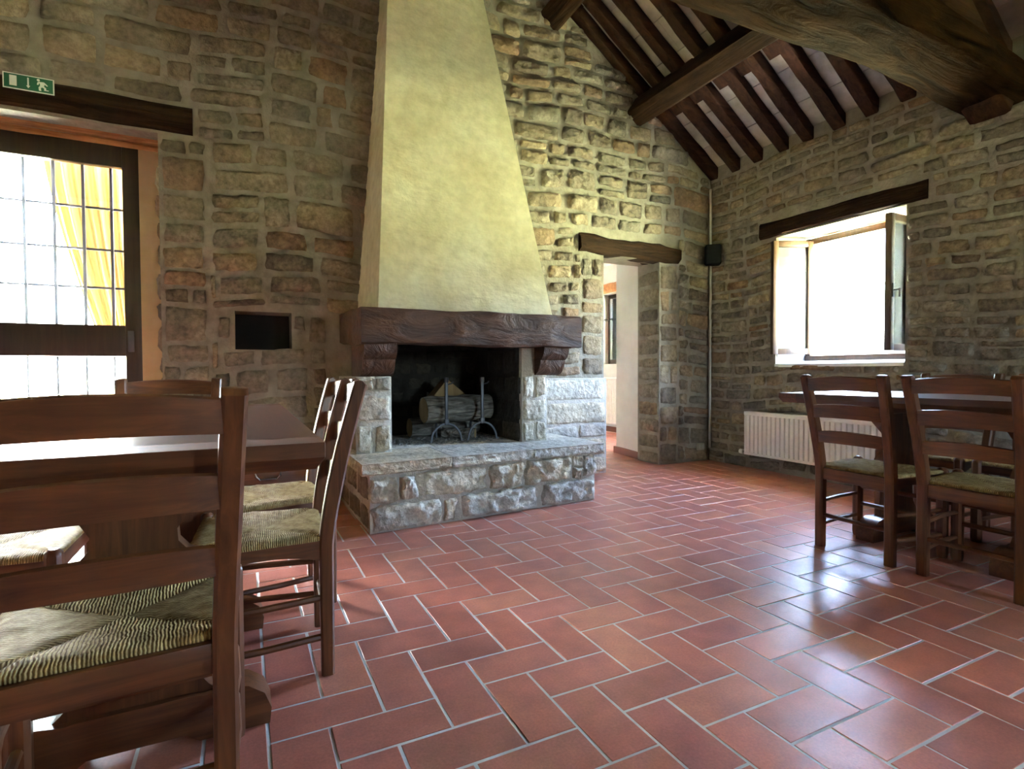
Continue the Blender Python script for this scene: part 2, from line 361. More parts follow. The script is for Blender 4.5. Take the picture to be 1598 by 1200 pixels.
def lay_courses(rg, ur, vr, hr, wr, excl=(), top=None, split=.22, gap=.008):
    """bands of masonry, each cut at random into stones of the given size range"""
    out = []; v = vr[0]
    def cut(a0, a1, b0, b1):
        w, h = a1 - a0, b1 - b0
        wm = rg.uniform(wr[0] + .4 * (wr[1] - wr[0]), wr[1]) * (.6 + .4 * min(1, h / hr[1]))
        if w > wm * 1.35 or (w > wm and h < hr[1]):
            f = rg.uniform(.32, .68) if w < 2.2 * wm else rg.uniform(.2, .8); c = a0 + w * f
            return cut(a0, c, b0, b1) + cut(c, a1, b0, b1)
        if h > hr[1] or (h > 2.1 * hr[0] and rg.random() < .45):
            c = b0 + h * rg.uniform(.36, .64); return cut(a0, a1, b0, c) + cut(a0, a1, c, b1)
        if w > 2 * wr[0] and rg.random() < .15:
            c = a0 + w * rg.choice((.3, .7)); return cut(a0, c, b0, b1) + cut(c, a1, b0, b1)
        return [(a0, a1, b0, b1)]
    while v < vr[1] - .03:
        h = rg.uniform(hr[0] * 1.3, hr[1] * 1.7)
        if v + h > vr[1] - .05: h = vr[1] - v
        u = ur[0]
        while u < ur[1] - .02:
            w = min(rg.uniform(.7, 1.3), ur[1] - u)
            if ur[1] - u - w < .12: w = ur[1] - u
            for c in cut(u, u + w, v, v + h):
                a0, a1, b0, b1 = c
                for (x0, x1, y0, y1) in excl:
                    if a1 > x0 and a0 < x1 and b1 > y0 and b0 < y1:
                        cand = [(a0, min(a1, x0), b0, b1), (max(a0, x1), a1, b0, b1), (a0, a1, b0, min(b1, y0)), (a0, a1, max(b0, y1), b1)]
                        a0, a1, b0, b1 = max(cand, key=lambda q: max(0, q[1] - q[0]) * max(0, q[3] - q[2]))
                if top: b1 = min(b1, top((a0 + a1) / 2) - .01)
                q_ = lambda: gap / 2 + rg.random() ** 3 * min(.012, .10 * min(a1 - a0, b1 - b0))
                a0 += q_(); a1 -= q_(); b0 += q_(); b1 -= q_()
                if a1 - a0 > .03 and b1 - b0 > .025: out.append((a0, a1, b0, b1))
            u += w
        v += h
    return out
def place_stones(rects, parent, origin, U, V, Wn, mat, rg, proud=.02, wav=None, cap=300, name='stone', **kw):
    """each rectangle becomes a stone; the largest in the picture are objects, the rest one joined part"""
    origin, U, V, Wn = map(Vector, (origin, U, V, Wn)); items = []
    flip = U.cross(V).dot(Wn) < 0
    for rc in rects:
        vs, fs = stone_shape(rg, *rc, proud, wav, **kw)
        if flip: fs = [f[::-1] for f in fs]
        P = [origin + U * a + V * b2 + Wn * w for a, b2, w in vs]
        ar = screen_area([origin + U * a + V * b2 for a, b2 in ((rc[0], rc[2]), (rc[1], rc[2]), (rc[1], rc[3]), (rc[0], rc[3]))])
        items.append((ar, P, fs))
    items.sort(key=lambda i: -i[0]); rest = []
    for i, (ar, P, fs) in enumerate(items):
        if i < cap and ar > 12: mesh(name, P, fs, mat, parent, True)
        else: rest.append((P, fs))
    if rest:
        vs, fs, rn = [], [], []
        for P, f in rest:
            o = len(vs); vs += P; fs += [tuple(i + o for i in q) for q in f]; rn += [rg.random()] * len(P)
        tag(mesh('remaining_stones', vs, fs, mat, parent, True, rn), kind='stuff')
def wall_mesh(name, lines_u, lines_v, holes, to3, thick, mat, kind='structure', extra=None):
    """wall built of cells between grid lines with the holes left out; to3(u,v,depth)"""
    bm = bmesh.new(); 
    for u0, u1 in zip(lines_u, lines_u[1:]):
        run = None
        for v0, v1 in list(zip(lines_v, lines_v[1:])) + [(None, None)]:
            solid = v0 is not None and not any(u0 >= h[0] - 1e-6 and u1 <= h[1] + 1e-6 and v0 >= h[2] - 1e-6 and v1 <= h[3] + 1e-6 for h in holes)
            if solid: run = (run[0], v1) if run else (v0, v1)
            elif run:
                a, c = to3(u0, run[0], 0), to3(u1, run[1], thick)
                bm_box(bm, [min(a[i], c[i]) for i in range(3)], [max(a[i], c[i]) for i in range(3)]); run = None
    if extra: extra(bm)
    o = bm_obj(name, bm, mat); return tag(o, kind=kind)

# ================================================================== FLOOR
TU, TV, TK = -2.298, 13.138, 0.144
def tile_rect(a, b2, w, h):          # tile cell in grid units -> world rectangle without the joint
    j = .0042
    x0, x1 = (a - TU) * TK + j, (a + w - TU) * TK - j
    y1, y0 = -(b2 - TV) * TK - j, -(b2 + h - TV) * TK + j
    return x0, x1, y0, y1
HALL = (2.3, 4.95, 4.45, 7.6)
floor = box('floor', (-2.6, -3.05, -.12), (5.4, 7.7, -.0016), 'grout', None, 0); tag(floor, 'terracotta herringbone tile floor with pale grout', kind='structure')
zones = [(-2.45, XR - .004, -2.95, YB - .004), (2.99, 3.62, YB - .004, 4.45), (2.45, 4.93, 4.45, 7.5)]
tiles = []
for k in range(-50, 70):
    for mm in range(-14, 18):
        for (a, b2, w, h) in ((k + 4 * mm, k, 2, 1), (k + 4 * mm, k + 1, 1, 2)):
            x0, x1, y0, y1 = tile_rect(a, b2, w, h)
            if x1 < -2.5 or x0 > 5 or y1 < -3 or y0 > 7.6: continue
            for zn in zones:
                c = (max(x0, zn[0]), min(x1, zn[1]), max(y0, zn[2]), min(y1, zn[3]))
                if c[1] - c[0] > .012 and c[3] - c[2] > .012:
                    if c[0] > .66 and c[1] < 2.22 and c[2] > 3.25 and c[3] < YB + .01: continue        # under the hearth
                    tiles.append((screen_area([(c[0], c[2], 0), (c[1], c[2], 0), (c[1], c[3], 0), (c[0], c[3], 0)]), c, c == (x0, x1, y0, y1)))
tiles.sort(key=lambda t: -t[0])
def tile_geo(w, h, cx=0, cy=0, dz=0):
    e = .0012; v = []
    for z, i in ((-.012, 0), (-e + dz, 0), (dz, e)):
        v += [(cx - w / 2 + i, cy - h / 2 + i, z), (cx + w / 2 - i, cy - h / 2 + i, z), (cx + w / 2 - i, cy + h / 2 - i, z), (cx - w / 2 + i, cy + h / 2 - i, z)]
    f = [(8, 9, 10, 11)] + [(r * 4 + i, r * 4 + (i + 1) % 4, r * 4 + 4 + (i + 1) % 4, r * 4 + 4 + i) for r in (0, 1) for i in range(4)]
    return v, f
shared = {}; rg = random.Random(5); rv, rf, rr_ = [], [], []
for i, (ar, c, whole) in enumerate(tiles):
    w, h, cx, cy = c[1] - c[0], c[3] - c[2], (c[0] + c[1]) / 2, (c[2] + c[3]) / 2; dz = rg.uniform(-.0008, .0008)
    if i < 300 and ar > 1:
        key = (round(w, 4), round(h, 4))
        if key not in shared:
            v, f = tile_geo(w, h); me = bpy.data.meshes.new('terracotta_tile'); me.from_pydata(v, [], f); me.materials.append(M['tile']); shared[key] = me
        o = bpy.data.objects.new('terracotta_tile', shared[key]); C.objects.link(o); o.parent = floor
        o.location = (cx, cy, dz); o.rotation_euler = (rg.uniform(-.003, .003), rg.uniform(-.003, .003), rg.uniform(-.004, .004))
    else:
        v, f = tile_geo(w, h, cx, cy, dz); o = len(rv); rv += v; rf += [tuple(q + o for q in g) for g in f]; rr_ += [rg.random()] * len(v)
tag(mesh('remaining_tiles', rv, rf, 'tile', floor, False, rr_), kind='stuff')

# ================================================================== WALLS
EX = (-1.75, -.464, 0, 2.44)          # exit door opening
NI = (-.046, .311, 1.075, 1.335)      # niche
FB = (.85, 1.82, .36, 1.25)           # firebox mouth in the wall
D2 = (2.972, 3.628, 0, 1.98)          # doorway to the next room
def back3(u, v, d): return (u, YB + d, v)
wall_back = wall_mesh('wall_back', [-2.6, EX[0], EX[1], NI[0], NI[1], FB[0], FB[1], D2[0], D2[1], 4.75], [-.1, 0, FB[2], NI[2], FB[3], NI[3], D2[3], EX[3], 5.4],
                      [EX, NI, FB, D2, (EX[0], EX[1], -.1, 0), (D2[0], D2[1], -.1, 0)], back3, .32, 'mortar')
tag(wall_back, 'gable wall of rough grey brown stones with pale mortar')
rg = random.Random(11)
L1 = (-1.75, -.27, 2.44, 2.64)        # lintel over the exit door
L2 = (2.70, 3.86, 1.95, 2.16)         # lintel over the doorway
ex = [EX, (EX[0] - .1, L1[1] + .01, 2.4, 2.65), (NI[0] - .012, NI[1] + .012, NI[2] - .012, NI[3] + .012), D2, L2]
wav = lambda u: .022 * math.sin(u * 2.1 + .6) + .013 * math.sin(u * 5.3)
roof_top = lambda u: min(rafter_z(u), 4.9)
r1 = lay_courses(rg, (-1.9, .98), (0, 4.3), (.10, .24), (.26, .68), ex + [(.55, 2.4, -.1, 1.3), (-.47, -.19, -.1, 2.43)], roof_top)
r2 = lay_courses(rg, (1.62, XR - .005), (0, 4.5), (.09, .20), (.24, .66), ex + [(.55, 2.42, -.1, 1.34), (2.36, 2.99, -.1, .86), (2.72, 3.0, .8, 1.955), (3.6, 3.865, -.1, 1.955)], roof_top)
place_stones(r1, wall_back, (0, YB, 0), (1, 0, 0), (0, 0, 1), (0, -1, 0), 'stone', rg, .024, wav, 140)
place_stones(r2, wall_back, (0, YB, 0), (1, 0, 0), (0, 0, 1), (0, -1, 0), 'stone', rg, .032, wav, 140, rough=1.1)
def quoins(x0, x1, z0, z1, seed, hmin, hmax):            # squared stones stacked along an opening
    rg = random.Random(seed); z = z0; out = []
    while z < z1 - .05:
        h = min(rg.uniform(hmin, hmax), z1 - z)
        if z1 - z - h < .06: h = z1 - z
        if rg.random() < .3: c = x0 + (x1 - x0) * rg.uniform(.4, .6); out += [(x0 + .004, c - .005, z + .005, z + h - .005), (c + .005, x1 - .004, z + .005, z + h - .005)]
        else: out.append((x0 + .004, x1 - .004, z + .005, z + h - .005))
        z += h
    return out
place_stones(quoins(2.725, 2.972, .87, 1.95, 5, .11, .22) + quoins(3.628, 3.86, 0, 1.95, 6, .10, .24) + quoins(-.462, -.195, 0, 2.425, 8, .10, .26), wall_back, (0, YB, 0), (1, 0, 0), (0, 0, 1), (0, -1, 0), 'stone', rg, .022)
# doorway reveal: one rounded quoin per course
def reveal(x, y0, y1, z0, z1, n, seed, parent, mat='stone'):
    rg = random.Random(seed); z = z0; rc = []
    for i in range(n):
        h = (z1 - z0) / n * rg.uniform(.75, 1.25)
        rc.append((y0 - .02, y1, z, min(z + h, z1) - .012)); z += h
        if z > z1 - .04: break
    place_stones(rc, parent, (x, 0, 0), (0, 1, 0), (0, 0, 1), (-1, 0, 0), mat, rg, .022, None, rnd_corner=.25)
reveal(D2[1], YB + .02, YB + .31, 0, 1.97, 12, 3, wall_back)
# lintels
rough_beam('lintel', (-1.8, YB + .045, 2.545), (-.27, YB + .045, 2.545), .13, .175, 'beam_X', wall_back, 4, .006)
rough_beam('lintel', (-1.8, YB + .175, 2.50), (-.40, YB + .175, 2.50), .12, .14, 'lit_warm_beam', wall_back, 5, .006)
rough_beam('lintel', (-1.8, YB + .285, 2.475), (-.40, YB + .285, 2.475), .085, .13, 'lit_warm_beam', wall_back, 6, .006)
rough_beam('lintel', (2.70, YB + .05, 2.07), (3.87, YB + .05, 2.045), .18, .165, 'beam_X', wall_back, 7, .018, chamfer=.035)
rough_beam('lintel', (2.80, YB + .21, 2.06), (3.75, YB + .21, 2.05), .12, .15, 'beam_X', wall_back, 8, .01)
# niche lining: a dark recess closed at the back
box('niche_back', (NI[0] - .02, YB + .26, NI[2] - .02), (NI[1] + .02, YB + .31, NI[3] + .02), 'niche_dark', wall_back, 0)

WN = (2.287, 3.356, .95, 2.10)        # window opening on the inner face (y0,y1,z0,z1)
WX = (-.60, .0, 1.15, 1.95)           # garden window outside the frame, on the same wall
def right3(u, v, d): return (XR + d, u, v)
wall_right = wall_mesh('wall_right', [-3.05, WX[0], WX[1], WN[0], WN[1], YB + .32], sorted([-.1, WX[2], WN[2], WN[3], WX[3], 2.95]), [WN, WX], right3, .42, 'mortar')
tag(wall_right, 'side wall of thin grey brown stones with wide mortar joints')
rg = random.Random(23)
exr = [WN, (2.13, 3.54, 2.08, 2.28), WX]
wavr = lambda u: .018 * math.sin(u * 2.7) + .010 * math.sin(u * 6.1 + 1)
r3 = lay_courses(rg, (-.2, YB - .004), (0, 2.83), (.06, .145), (.18, .52), exr, None, .15)
place_stones(r3, wall_right, (XR, 0, 0), (0, 1, 0), (0, 0, 1), (-1, 0, 0), 'stone', rg, .02, wavr)
rough_beam('lintel', (XR + .05, 2.15, 2.175), (XR + .05, 3.525, 2.185), .13, .145, 'beam_Y', wall_right, 9, .006)
rough_beam('lintel', (XR + .20, 2.22, 2.165), (XR + .20, 3.42, 2.165), .15, .13, 'lit_warm_beam', wall_right, 10, .006)
rough_beam('lintel', (XR + .34, 2.22, 2.165), (XR + .34, 3.42, 2.165), .11, .13, 'lit_warm_beam', wall_right, 12, .006)
wall_left = box('wall_left', (-2.9, -3.05, -.1), (-2.45, YB + .32, 2.95), 'mortar', None, 0); tag(wall_left, 'plain mortared wall on the left side', kind='structure')
WF = (2.75, 3.50, 1.10, 1.90)
wall_front = wall_mesh('wall_front', [-2.9, WF[0], WF[1], 4.7], [-.1, WF[2], WF[3], 5.4], [WF], lambda u, v, d: (u, -2.95 - d, v), .4, 'mortar')
tag(wall_front, 'mortared gable wall behind the viewer')
# quoins of the exit door edge catch the light: small stones on the reveal
reveal(EX[1], YB + .02, YB + .30, 0, 2.42, 14, 31, wall_back)

# ================================================================== CEILING: rafters, purlins, clay tiles
bm = bmesh.new()
TH = .10 / math.cos(math.radians(35.2))
def slab(x0, x1, side):
    z = lambda x: (rafter_z(x) if side > 0 else rafter_z(2 * RIDGE_X - x)) + TH + .035
    v = [bm.verts.new((x, y, z(x) + t)) for t in (0, .2) for y in (-3.35, YB + .32) for x in (x0, x1)]
    for f in ((0, 1, 3, 2), (4, 6, 7, 5), (0, 4, 5, 1), (2, 3, 7, 6), (0, 2, 6, 4), (1, 5, 7, 3)): bm.faces.new([v[i] for i in f])
slab(RIDGE_X, 5.1, 1); slab(-3.3, RIDGE_X, -1)
ceiling = bm_obj('ceiling', bm, 'ceiling_clay'); tag(ceiling, 'pitched roof underside of limewashed clay tiles on dark rafters', kind='structure')
ALPHA = math.radians(35.2); sdir = Vector((-math.cos(ALPHA), 0, math.sin(ALPHA))); sup = Vector((math.sin(ALPHA), 0, math.cos(ALPHA)))
RY = [4.075, 3.805, 3.555, 3.285, 3.055, 2.79, 2.535, 2.285, 2.02, 1.75, 1.48, 1.2, .93, .66]
P1X, P2X = 3.43, 2.52
def rafter(x0, x1, y, seed, w=.092, h=.10):
    a = Vector((x0, y, rafter_z(x0))) + sup * (h / 2); e = Vector((x1, y, rafter_z(x1))) + sup * (h / 2)
    rough_beam('rafter', a, e, w, h, 'beam_raf', ceiling, seed, .006, 10, (0, 1, 0), chamfer=.008)
M['beam_raf'] = wood('rafter_wood', (.016, .007, .0035), (.075, .030, .014), 'X', .7, 7, 9, .8, .012)
for i, y in enumerate(RY):
    rafter(4.50, P1X - .05, y, 40 + i)
    rafter(P1X + .22, P2X - .10, y + (.088 if i else .01), 70 + i)
    rafter(P2X + .12, RIDGE_X, y + (.01 if i else 0), 100 + i)
for a, b2 in zip(RY, RY[1:]):
    for k in range(13):
        s0 = k * .305 - .1; rgk = random.Random(int(a * 1000) + k)
        q0 = Vector((4.45, 0, rafter_z(4.45))) + sdir * (s0 + .003) + sup * (.10 + rgk.uniform(0, .004)); q1 = q0 + sdir * .297
        v = [Vector((q.x, yy, q.z)) + sup * t for t in (0, .025) for yy in (b2 + .002, a + .088) for q in (q0, q1)]
        mesh('ceiling_tile', v, [(0, 1, 3, 2), (4, 6, 7, 5), (0, 4, 5, 1), (2, 3, 7, 6), (0, 2, 6, 4), (1, 5, 7, 3)], 'ceiling_clay', ceiling)
for px_, sd in ((P1X, 1), (P2X, 2)):
    c = Vector((px_, 0, rafter_z(px_))) - sup * .115
    rough_beam('purlin', (c.x, -3.0, c.z), (c.x, YB + .1, c.z), .19, .21, 'beam_Y', ceiling, 130 + sd, .012, 40, tuple(sup), chamfer=.025)
rough_beam('ridge_beam', (RIDGE_X, -3.0, rafter_z(RIDGE_X) - .1), (RIDGE_X, YB + .1, rafter_z(RIDGE_X) - .1), .2, .2, 'beam_Y', ceiling, 140, .01, 30)

# ================================================================== ROOF TRUSS
truss = empty('roof_truss', (1.0, 1.77, 2.6)); tag(truss, 'massive old roof truss with weathered tie beam overhead at right', 'beam')
rg = random.Random(77); bm = bmesh.new(); rings = []
def zn(x): return 2.656 - .076 * (x - 2.87)
def zf(x): return float(np.interp(x, [-2.5, 1.8, 2.58, 3.15, 3.6, 4.04, 4.35], [2.70, 2.56, 2.585, 2.615, 2.615, 2.555, 2.52]))
for i in range(61):
    x = -2.5 + i * (4.33 + 2.5) / 60; ring = []
    for j, (a, b2) in enumerate([(1.60, .02), (1.625, 0), (1.77, -.01), (1.89, .0), (1.93, .025), (1.95, .15), (1.93, .25), (1.78, .27), (1.65, .25), (1.61, .21), (1.60, .12)]):
        q = Vector((x * 1.5, j * .7, 5.0)); f = Vector((x * 6, j * 1.7, 1.0))
        n1, n2 = mnoise.noise(q) * .018 + mnoise.noise(f) * .008, mnoise.noise(q + Vector((3, 8, 1))) * .018 + mnoise.noise(f + Vector((3, 8, 1))) * .008
        ring.append(bm.verts.new((x, a + n1, zn(x) + (zf(x) - zn(x)) * (a - 1.6) / .33 + b2 + n2)))
    rings.append(ring)
for r0, r1_ in zip(rings, rings[1:]):
    for j in range(11): bm.faces.new((r0[j], r0[(j + 1) % 11], r1_[(j + 1) % 11], r1_[j]))
bm.faces.new(rings[0]); bm.faces.new(rings[-1][::-1])
bm_obj('tie_beam', bm, 'tie_X', truss, True, False, 35)
a, e = Vector((4.25, 1.77, rafter_z(4.25) - .30)), Vector((RIDGE_X + .1, 1.77, rafter_z(RIDGE_X + .1) - .36))
rough_beam('principal_rafter', a, e, .22, .2, 'beam_raf', truss, 150, .012, 24, (0, 1, 0))
a, e = Vector((2 * RIDGE_X - 4.25, 1.77, rafter_z(4.25) - .30)), Vector((RIDGE_X - .1, 1.77, rafter_z(RIDGE_X + .1) - .36))
rough_beam('principal_rafter', a, e, .22, .2, 'beam_raf', truss, 151, .012, 24, (0, 1, 0))
rough_beam('king_post', (RIDGE_X, 1.77, 2.85), (RIDGE_X, 1.77, rafter_z(RIDGE_X) - .2), .2, .2, 'beam_Z', truss, 152, .01, 16, (0, 1, 0))

# ================================================================== EXIT DOOR
door1 = empty('door_1', (-1.15, YB + .3, 0)); tag(door1, 'dark framed glazed exit door with square panes', kind='structure')
DY0, DY1 = YB + .27, YB + .33
tr = box('trim_1', (-.615, YB + .272, 0), (-.44, YB + .318, 2.42), 'plaster_tan', None, 0); tag(tr, 'tan plaster strip beside the exit door', kind='structure')
box('stile', (-.70, DY0, 0), (-.607, DY1, 2.42), 'door_wood', door1); box('stile', (-1.75, DY0, 0), (-1.66, DY1, 2.42), 'door_wood', door1)
box('head_rail', (-1.66, DY0, 2.275), (-.70, DY1, 2.42), 'door_wood', door1)
box('lock_rail', (-1.66, DY0, 1.03), (-.70, DY1, 1.235), 'door_wood', door1)
box('bottom_rail', (-1.66, DY0, 0), (-.70, DY1, .25), 'door_wood', door1)
ym = (DY0 + DY1) / 2
box('pane', (-1.66, ym - .003, 1.235), (-.70, ym + .003, 2.275), 'glass', door1, 0); box('pane', (-1.66, ym - .003, .25), (-.70, ym + .003, 1.03), 'glass', door1, 0)
for x in (-1.52, -1.37, -1.219, -1.07, -.918, -.768):
    box('glazing_bar', (x - .008, ym + .010, 1.236), (x + .008, ym + .026, 2.274), 'iron', door1, 0); box('glazing_bar', (x - .006, ym + .012, .251), (x + .006, ym + .024, 1.029), 'iron', door1, 0)
for z in (2.007, 1.735, 1.484): box('glazing_bar', (-1.66, ym + .025, z - .007), (-.70, ym + .037, z + .007), 'iron', door1, 0)
box('glazing_bar', (-1.66, ym + .025, .62), (-.70, ym + .033, .628), 'iron', door1, 0)
box('lock_plate', (-.685, DY0 - .006, 1.06), (-.65, DY0 - .0005, 1.2), 'iron', door1, .002)
# curtain tied back, hanging outside the glass
nx, nz = 70, 24; v, f = [], []
for j in range(nz + 1):
    t = j / nz; z = 2.36 - t * 1.28
    xl = -1.16 + .30 * t ** 1.3; xr_ = -.60 - .02 * t
    for i in range(nx + 1):
        s = i / nx; amp = .022 * (1 - .35 * t)
        v.append((xl + (xr_ - xl) * s, YB + .47 + amp * math.sin(s * 58 + .6 * math.sin(3 * t)) + .01 * math.sin(s * 23 + t * 2), z))
f = [(j * (nx + 1) + i, j * (nx + 1) + i + 1, (j + 1) * (nx + 1) + i + 1, (j + 1) * (nx + 1) + i) for j in range(nz) for i in range(nx)]
tag(mesh('curtain', v, f, 'curtain', None, True), 'tan pleated curtain hanging behind the exit door panes', 'curtain')
tag(tube('curtain_rod', [(-1.75, YB + .47, 2.37), (-.55, YB + .47, 2.37)], .01, 'iron'), 'thin dark rod holding the tan curtain', 'curtain rod')

# exit sign
YS = YB - .024
sign = empty('exit_sign', (-1.09, YS, 2.55)); tag(sign, 'green and white emergency exit sign on dark wooden lintel', 'sign')
x0, x1, z0, z1 = -1.205, -.972, 2.553, 2.643
box('backing_plate', (x0, YS - .003, z0), (x1, YS, z1), 'sign_white', sign, .001)
box('green_field', (x0 + .006, YS - .0042, z0 + .006), (x1 - .006, YS - .0031, z1 - .006), 'sign_green', sign, 0)
def pict(name, poly): prism(name, [(x0 + .233 * a, z0 + .09 * b2) for a, b2 in poly], 'Y', YS - .0054, YS - .0043, 'sign_white', sign, 0, smooth=False)
pict('door_symbol', [(.13, .2), (.27, .2), (.27, .84), (.13, .84)])
pict('arrow_shaft', [(.475, .32), (.505, .32), (.505, .84), (.475, .84)])
pict('arrow_head', [(.49, .18), (.53, .34), (.45, .34)])
man = [[(.69 + .032 * math.cos(k * .7854), .80 + .082 * math.sin(k * .7854)) for k in range(8)],
       [(.70, .70), (.80, .72), (.85, .60), (.88, .52), (.855, .49), (.81, .58), (.80, .44), (.84, .36), (.84, .24), (.89, .24), (.89, .19), (.80, .19), (.80, .33), (.755, .38), (.735, .30), (.745, .14), (.70, .14), (.69, .34), (.72, .46), (.72, .60), (.70, .60), (.69, .50), (.66, .50), (.67, .65)]]
for q in man: pict('running_figure', q)

# ================================================================== RIGHT WINDOW
win = empty('window_1', (XR + .3, 2.81, 1.0)); tag(win, 'brown casement window with both sashes open inwards', kind='structure')
FX0, FX1 = XR + .27, XR + .33; fy0, fy1, fz0, fz1 = 2.40, 3.215, 1.045, 2.085
box('frame_jamb', (FX0, fy0 - .045, fz0), (FX1, fy0, fz1), 'sash_wood', win); box('frame_jamb', (FX0, fy1, fz0), (FX1, fy1 + .045, fz1), 'sash_wood', win)
box('frame_head', (FX0, fy0, fz1 - .055), (FX1, fy1, fz1), 'sash_wood', win); box('frame_sill', (FX0 - .01, fy0 - .045, fz0 - .045), (FX1, fy1 + .045, fz0), 'sash_wood', win)
# splayed white reveals and sill
def quadprism(name, base, z0, z1, mat, parent): return prism(name, base, 'Z', z0, z1, mat, parent, 0, smooth=False)
quadprism('reveal', [(XR + .03, WN[1] - .001), (XR + .27, fy1 + .045), (XR + .42, fy1 + .045), (XR + .42, WN[1] - .001)], .97, 2.10, 'sill', win)
quadprism('reveal', [(XR + .03, WN[0] + .001), (XR + .42, WN[0] + .001), (XR + .42, fy0 - .045), (XR + .27, fy0 - .045)], .97, 2.10, 'sill', win)
prism('window_sill', [(XR - .012, .945), (XR + .42, .945), (XR + .42, 1.0), (XR + .262, 1.0), (XR - .012, .972)], 'Y', WN[0] + .001, WN[1] - .001, 'sill', win, 0)

def sash(parent, hinge, ang, w, z0, z1, mat, th=.045, bar=.05, handle=None):
    mt = Matrix.Translation((hinge[0], hinge[1], 0)) @ Matrix.Rotation(ang, 4, 'Z'); bm = bmesh.new()
    for lo, hi in (((0, 0, z0), (bar, th, z1)), ((w - bar, 0, z0), (w, th, z1)), ((bar, 0, z0), (w - bar, th, z0 + bar)), ((bar, 0, z1 - bar), (w - bar, th, z1))):
        bm_box(bm, lo, hi, .004)
    bmesh.ops.transform(bm, matrix=mt, verts=bm.verts)
    o = bm_obj('sash', bm, mat, parent, True)
    bm = bm_box(bmesh.new(), (bar - .004, th / 2 - .003, z0 + bar - .004), (w - bar + .004, th / 2 + .003, z1 - bar + .004)); bmesh.ops.transform(bm, matrix=mt, verts=bm.verts)
    bm_obj('pane', bm, 'glass', o)
    if handle:
        s_ = handle; zc_ = (z0 + z1) / 2 - .06; y_ = 0 if s_ < 0 else th
        bm = bm_box(bmesh.new(), (w - .035, min(y_, y_ + s_ * .008), zc_ - .05), (w - .012, max(y_, y_ + s_ * .008), zc_ + .05), .002)
        bm_box(bm, (w - .03, min(y_, y_ + s_ * .05), zc_ - .006), (w - .018, max(y_, y_ + s_ * .05), zc_ + .006), .002)
        bm_box(bm, (w - .03, min(y_ + s_ * .04, y_ + s_ * .052), zc_ - .055), (w - .018, max(y_ + s_ * .04, y_ + s_ * .052), zc_ + .01), .002)
        bmesh.ops.transform(bm, matrix=mt, verts=bm.verts); bm_obj('handle', bm, 'iron', o)
    return o
sash(win, (FX0 - .002, fy1 - .002), math.radians(180 - 22), .37, fz0 + .012, fz1 - .03, 'sash_wood')
sash(win, (FX0 - .002, fy0 + .002), math.radians(180 + 2), .345, fz0 + .012, fz1 - .03, 'sash_wood', handle=1)
# second garden window further along the wall and one behind the viewer (outside the frame)
def fixed_window(name, lo, hi, axis, label):
    w = empty(name, [(lo[i] + hi[i]) / 2 for i in range(3)]); tag(w, label, kind='structure'); k = 1 if axis == 'X' else 0; b_ = .06
    def bar(n, a0, a1, z0, z1, mat='sash_wood', t=0.0):
        l, h = list(lo), list(hi); l[k], h[k], l[2], h[2] = a0, a1, z0, z1
        if t: q = 0 if axis == 'X' else 1; c_ = (lo[q] + hi[q]) / 2; l[q], h[q] = c_ - t, c_ + t
        box(n, l, h, mat, w, 0 if mat == 'glass' else .004)
    a0, a1, z0, z1 = lo[k], hi[k], lo[2], hi[2]; c_ = (a0 + a1) / 2
    bar('frame_jamb', a0, a0 + b_, z0, z1); bar('frame_jamb', a1 - b_, a1, z0, z1); bar('mullion', c_ - .03, c_ + .03, z0 + b_, z1 - b_)
    bar('frame_sill', a0 + b_, a1 - b_, z0, z0 + b_); bar('frame_head', a0 + b_, a1 - b_, z1 - b_, z1)
    bar('pane', a0 + b_, c_ - .03, z0 + b_, z1 - b_, 'glass', .003); bar('pane', c_ + .03, a1 - b_, z0 + b_, z1 - b_, 'glass', .003)
fixed_window('window_3', (XR + .25, WX[0], WX[2]), (XR + .31, WX[1], WX[3]), 'X', 'tall garden window in the side wall outside the view')
fixed_window('window_4', (WF[0], -3.22, WF[2]), (WF[1], -3.16, WF[3]), 'Y', 'wide window in the wall behind the viewer')

# ================================================================== NEXT ROOM through the doorway
HX = 4.97
wp = prism('wall_partition', [(3.66, 4.45), (4.45, 4.45), (4.45, 4.66), (3.80, 4.966), (3.745, 4.966)], 'Z', 0, 2.5, 'plaster_white', None, 0, smooth=False); tag(wp, 'white plastered return wall behind the doorway', kind='structure')
bb = prism('baseboard_partition', [(3.645, 4.452), (3.66, 4.452), (3.745, 4.966), (3.735, 4.985), (3.72, 4.985)], 'Z', .002, .075, 'base_red', None, 0, smooth=False); tag(bb, 'brown skirting along the white return wall', kind='structure')
HW = (6.42, 6.93, 1.02, 2.08)
wh = wall_mesh('wall_hall_right', [4.45, HW[0], HW[1], 7.6], [-.1, HW[2], HW[3], 2.6], [HW], lambda u, v, d: (HX + d, u, v), .3, 'plaster_white'); tag(wh, 'white wall with window in the next room')
for n, lo, hi, l in (('wall_hall_far', (2.0, 7.55, -.1), (5.3, 7.85, 2.6), 'white far wall of the next room'), ('wall_hall_left', (2.0, 4.45, -.1), (2.3, 7.6, 2.6), 'white left wall of the next room'),
                     ('ceiling_hall', (2.0, 4.45, 2.5), (5.3, 7.85, 2.62), 'flat white ceiling of the next room')):
    tag(box(n, lo, hi, 'plaster_white', None, 0), l, kind='structure')
bb = box('baseboard_hall', (HX - .015, 4.7, .002), (HX, 7.5, .08), 'base_red', None, 0); tag(bb, 'brown skirting under the next room window', kind='structure')
win2 = empty('window_2', (HX, 6.67, 1.0)); tag(win2, 'dark framed casement window in the next room', kind='structure')
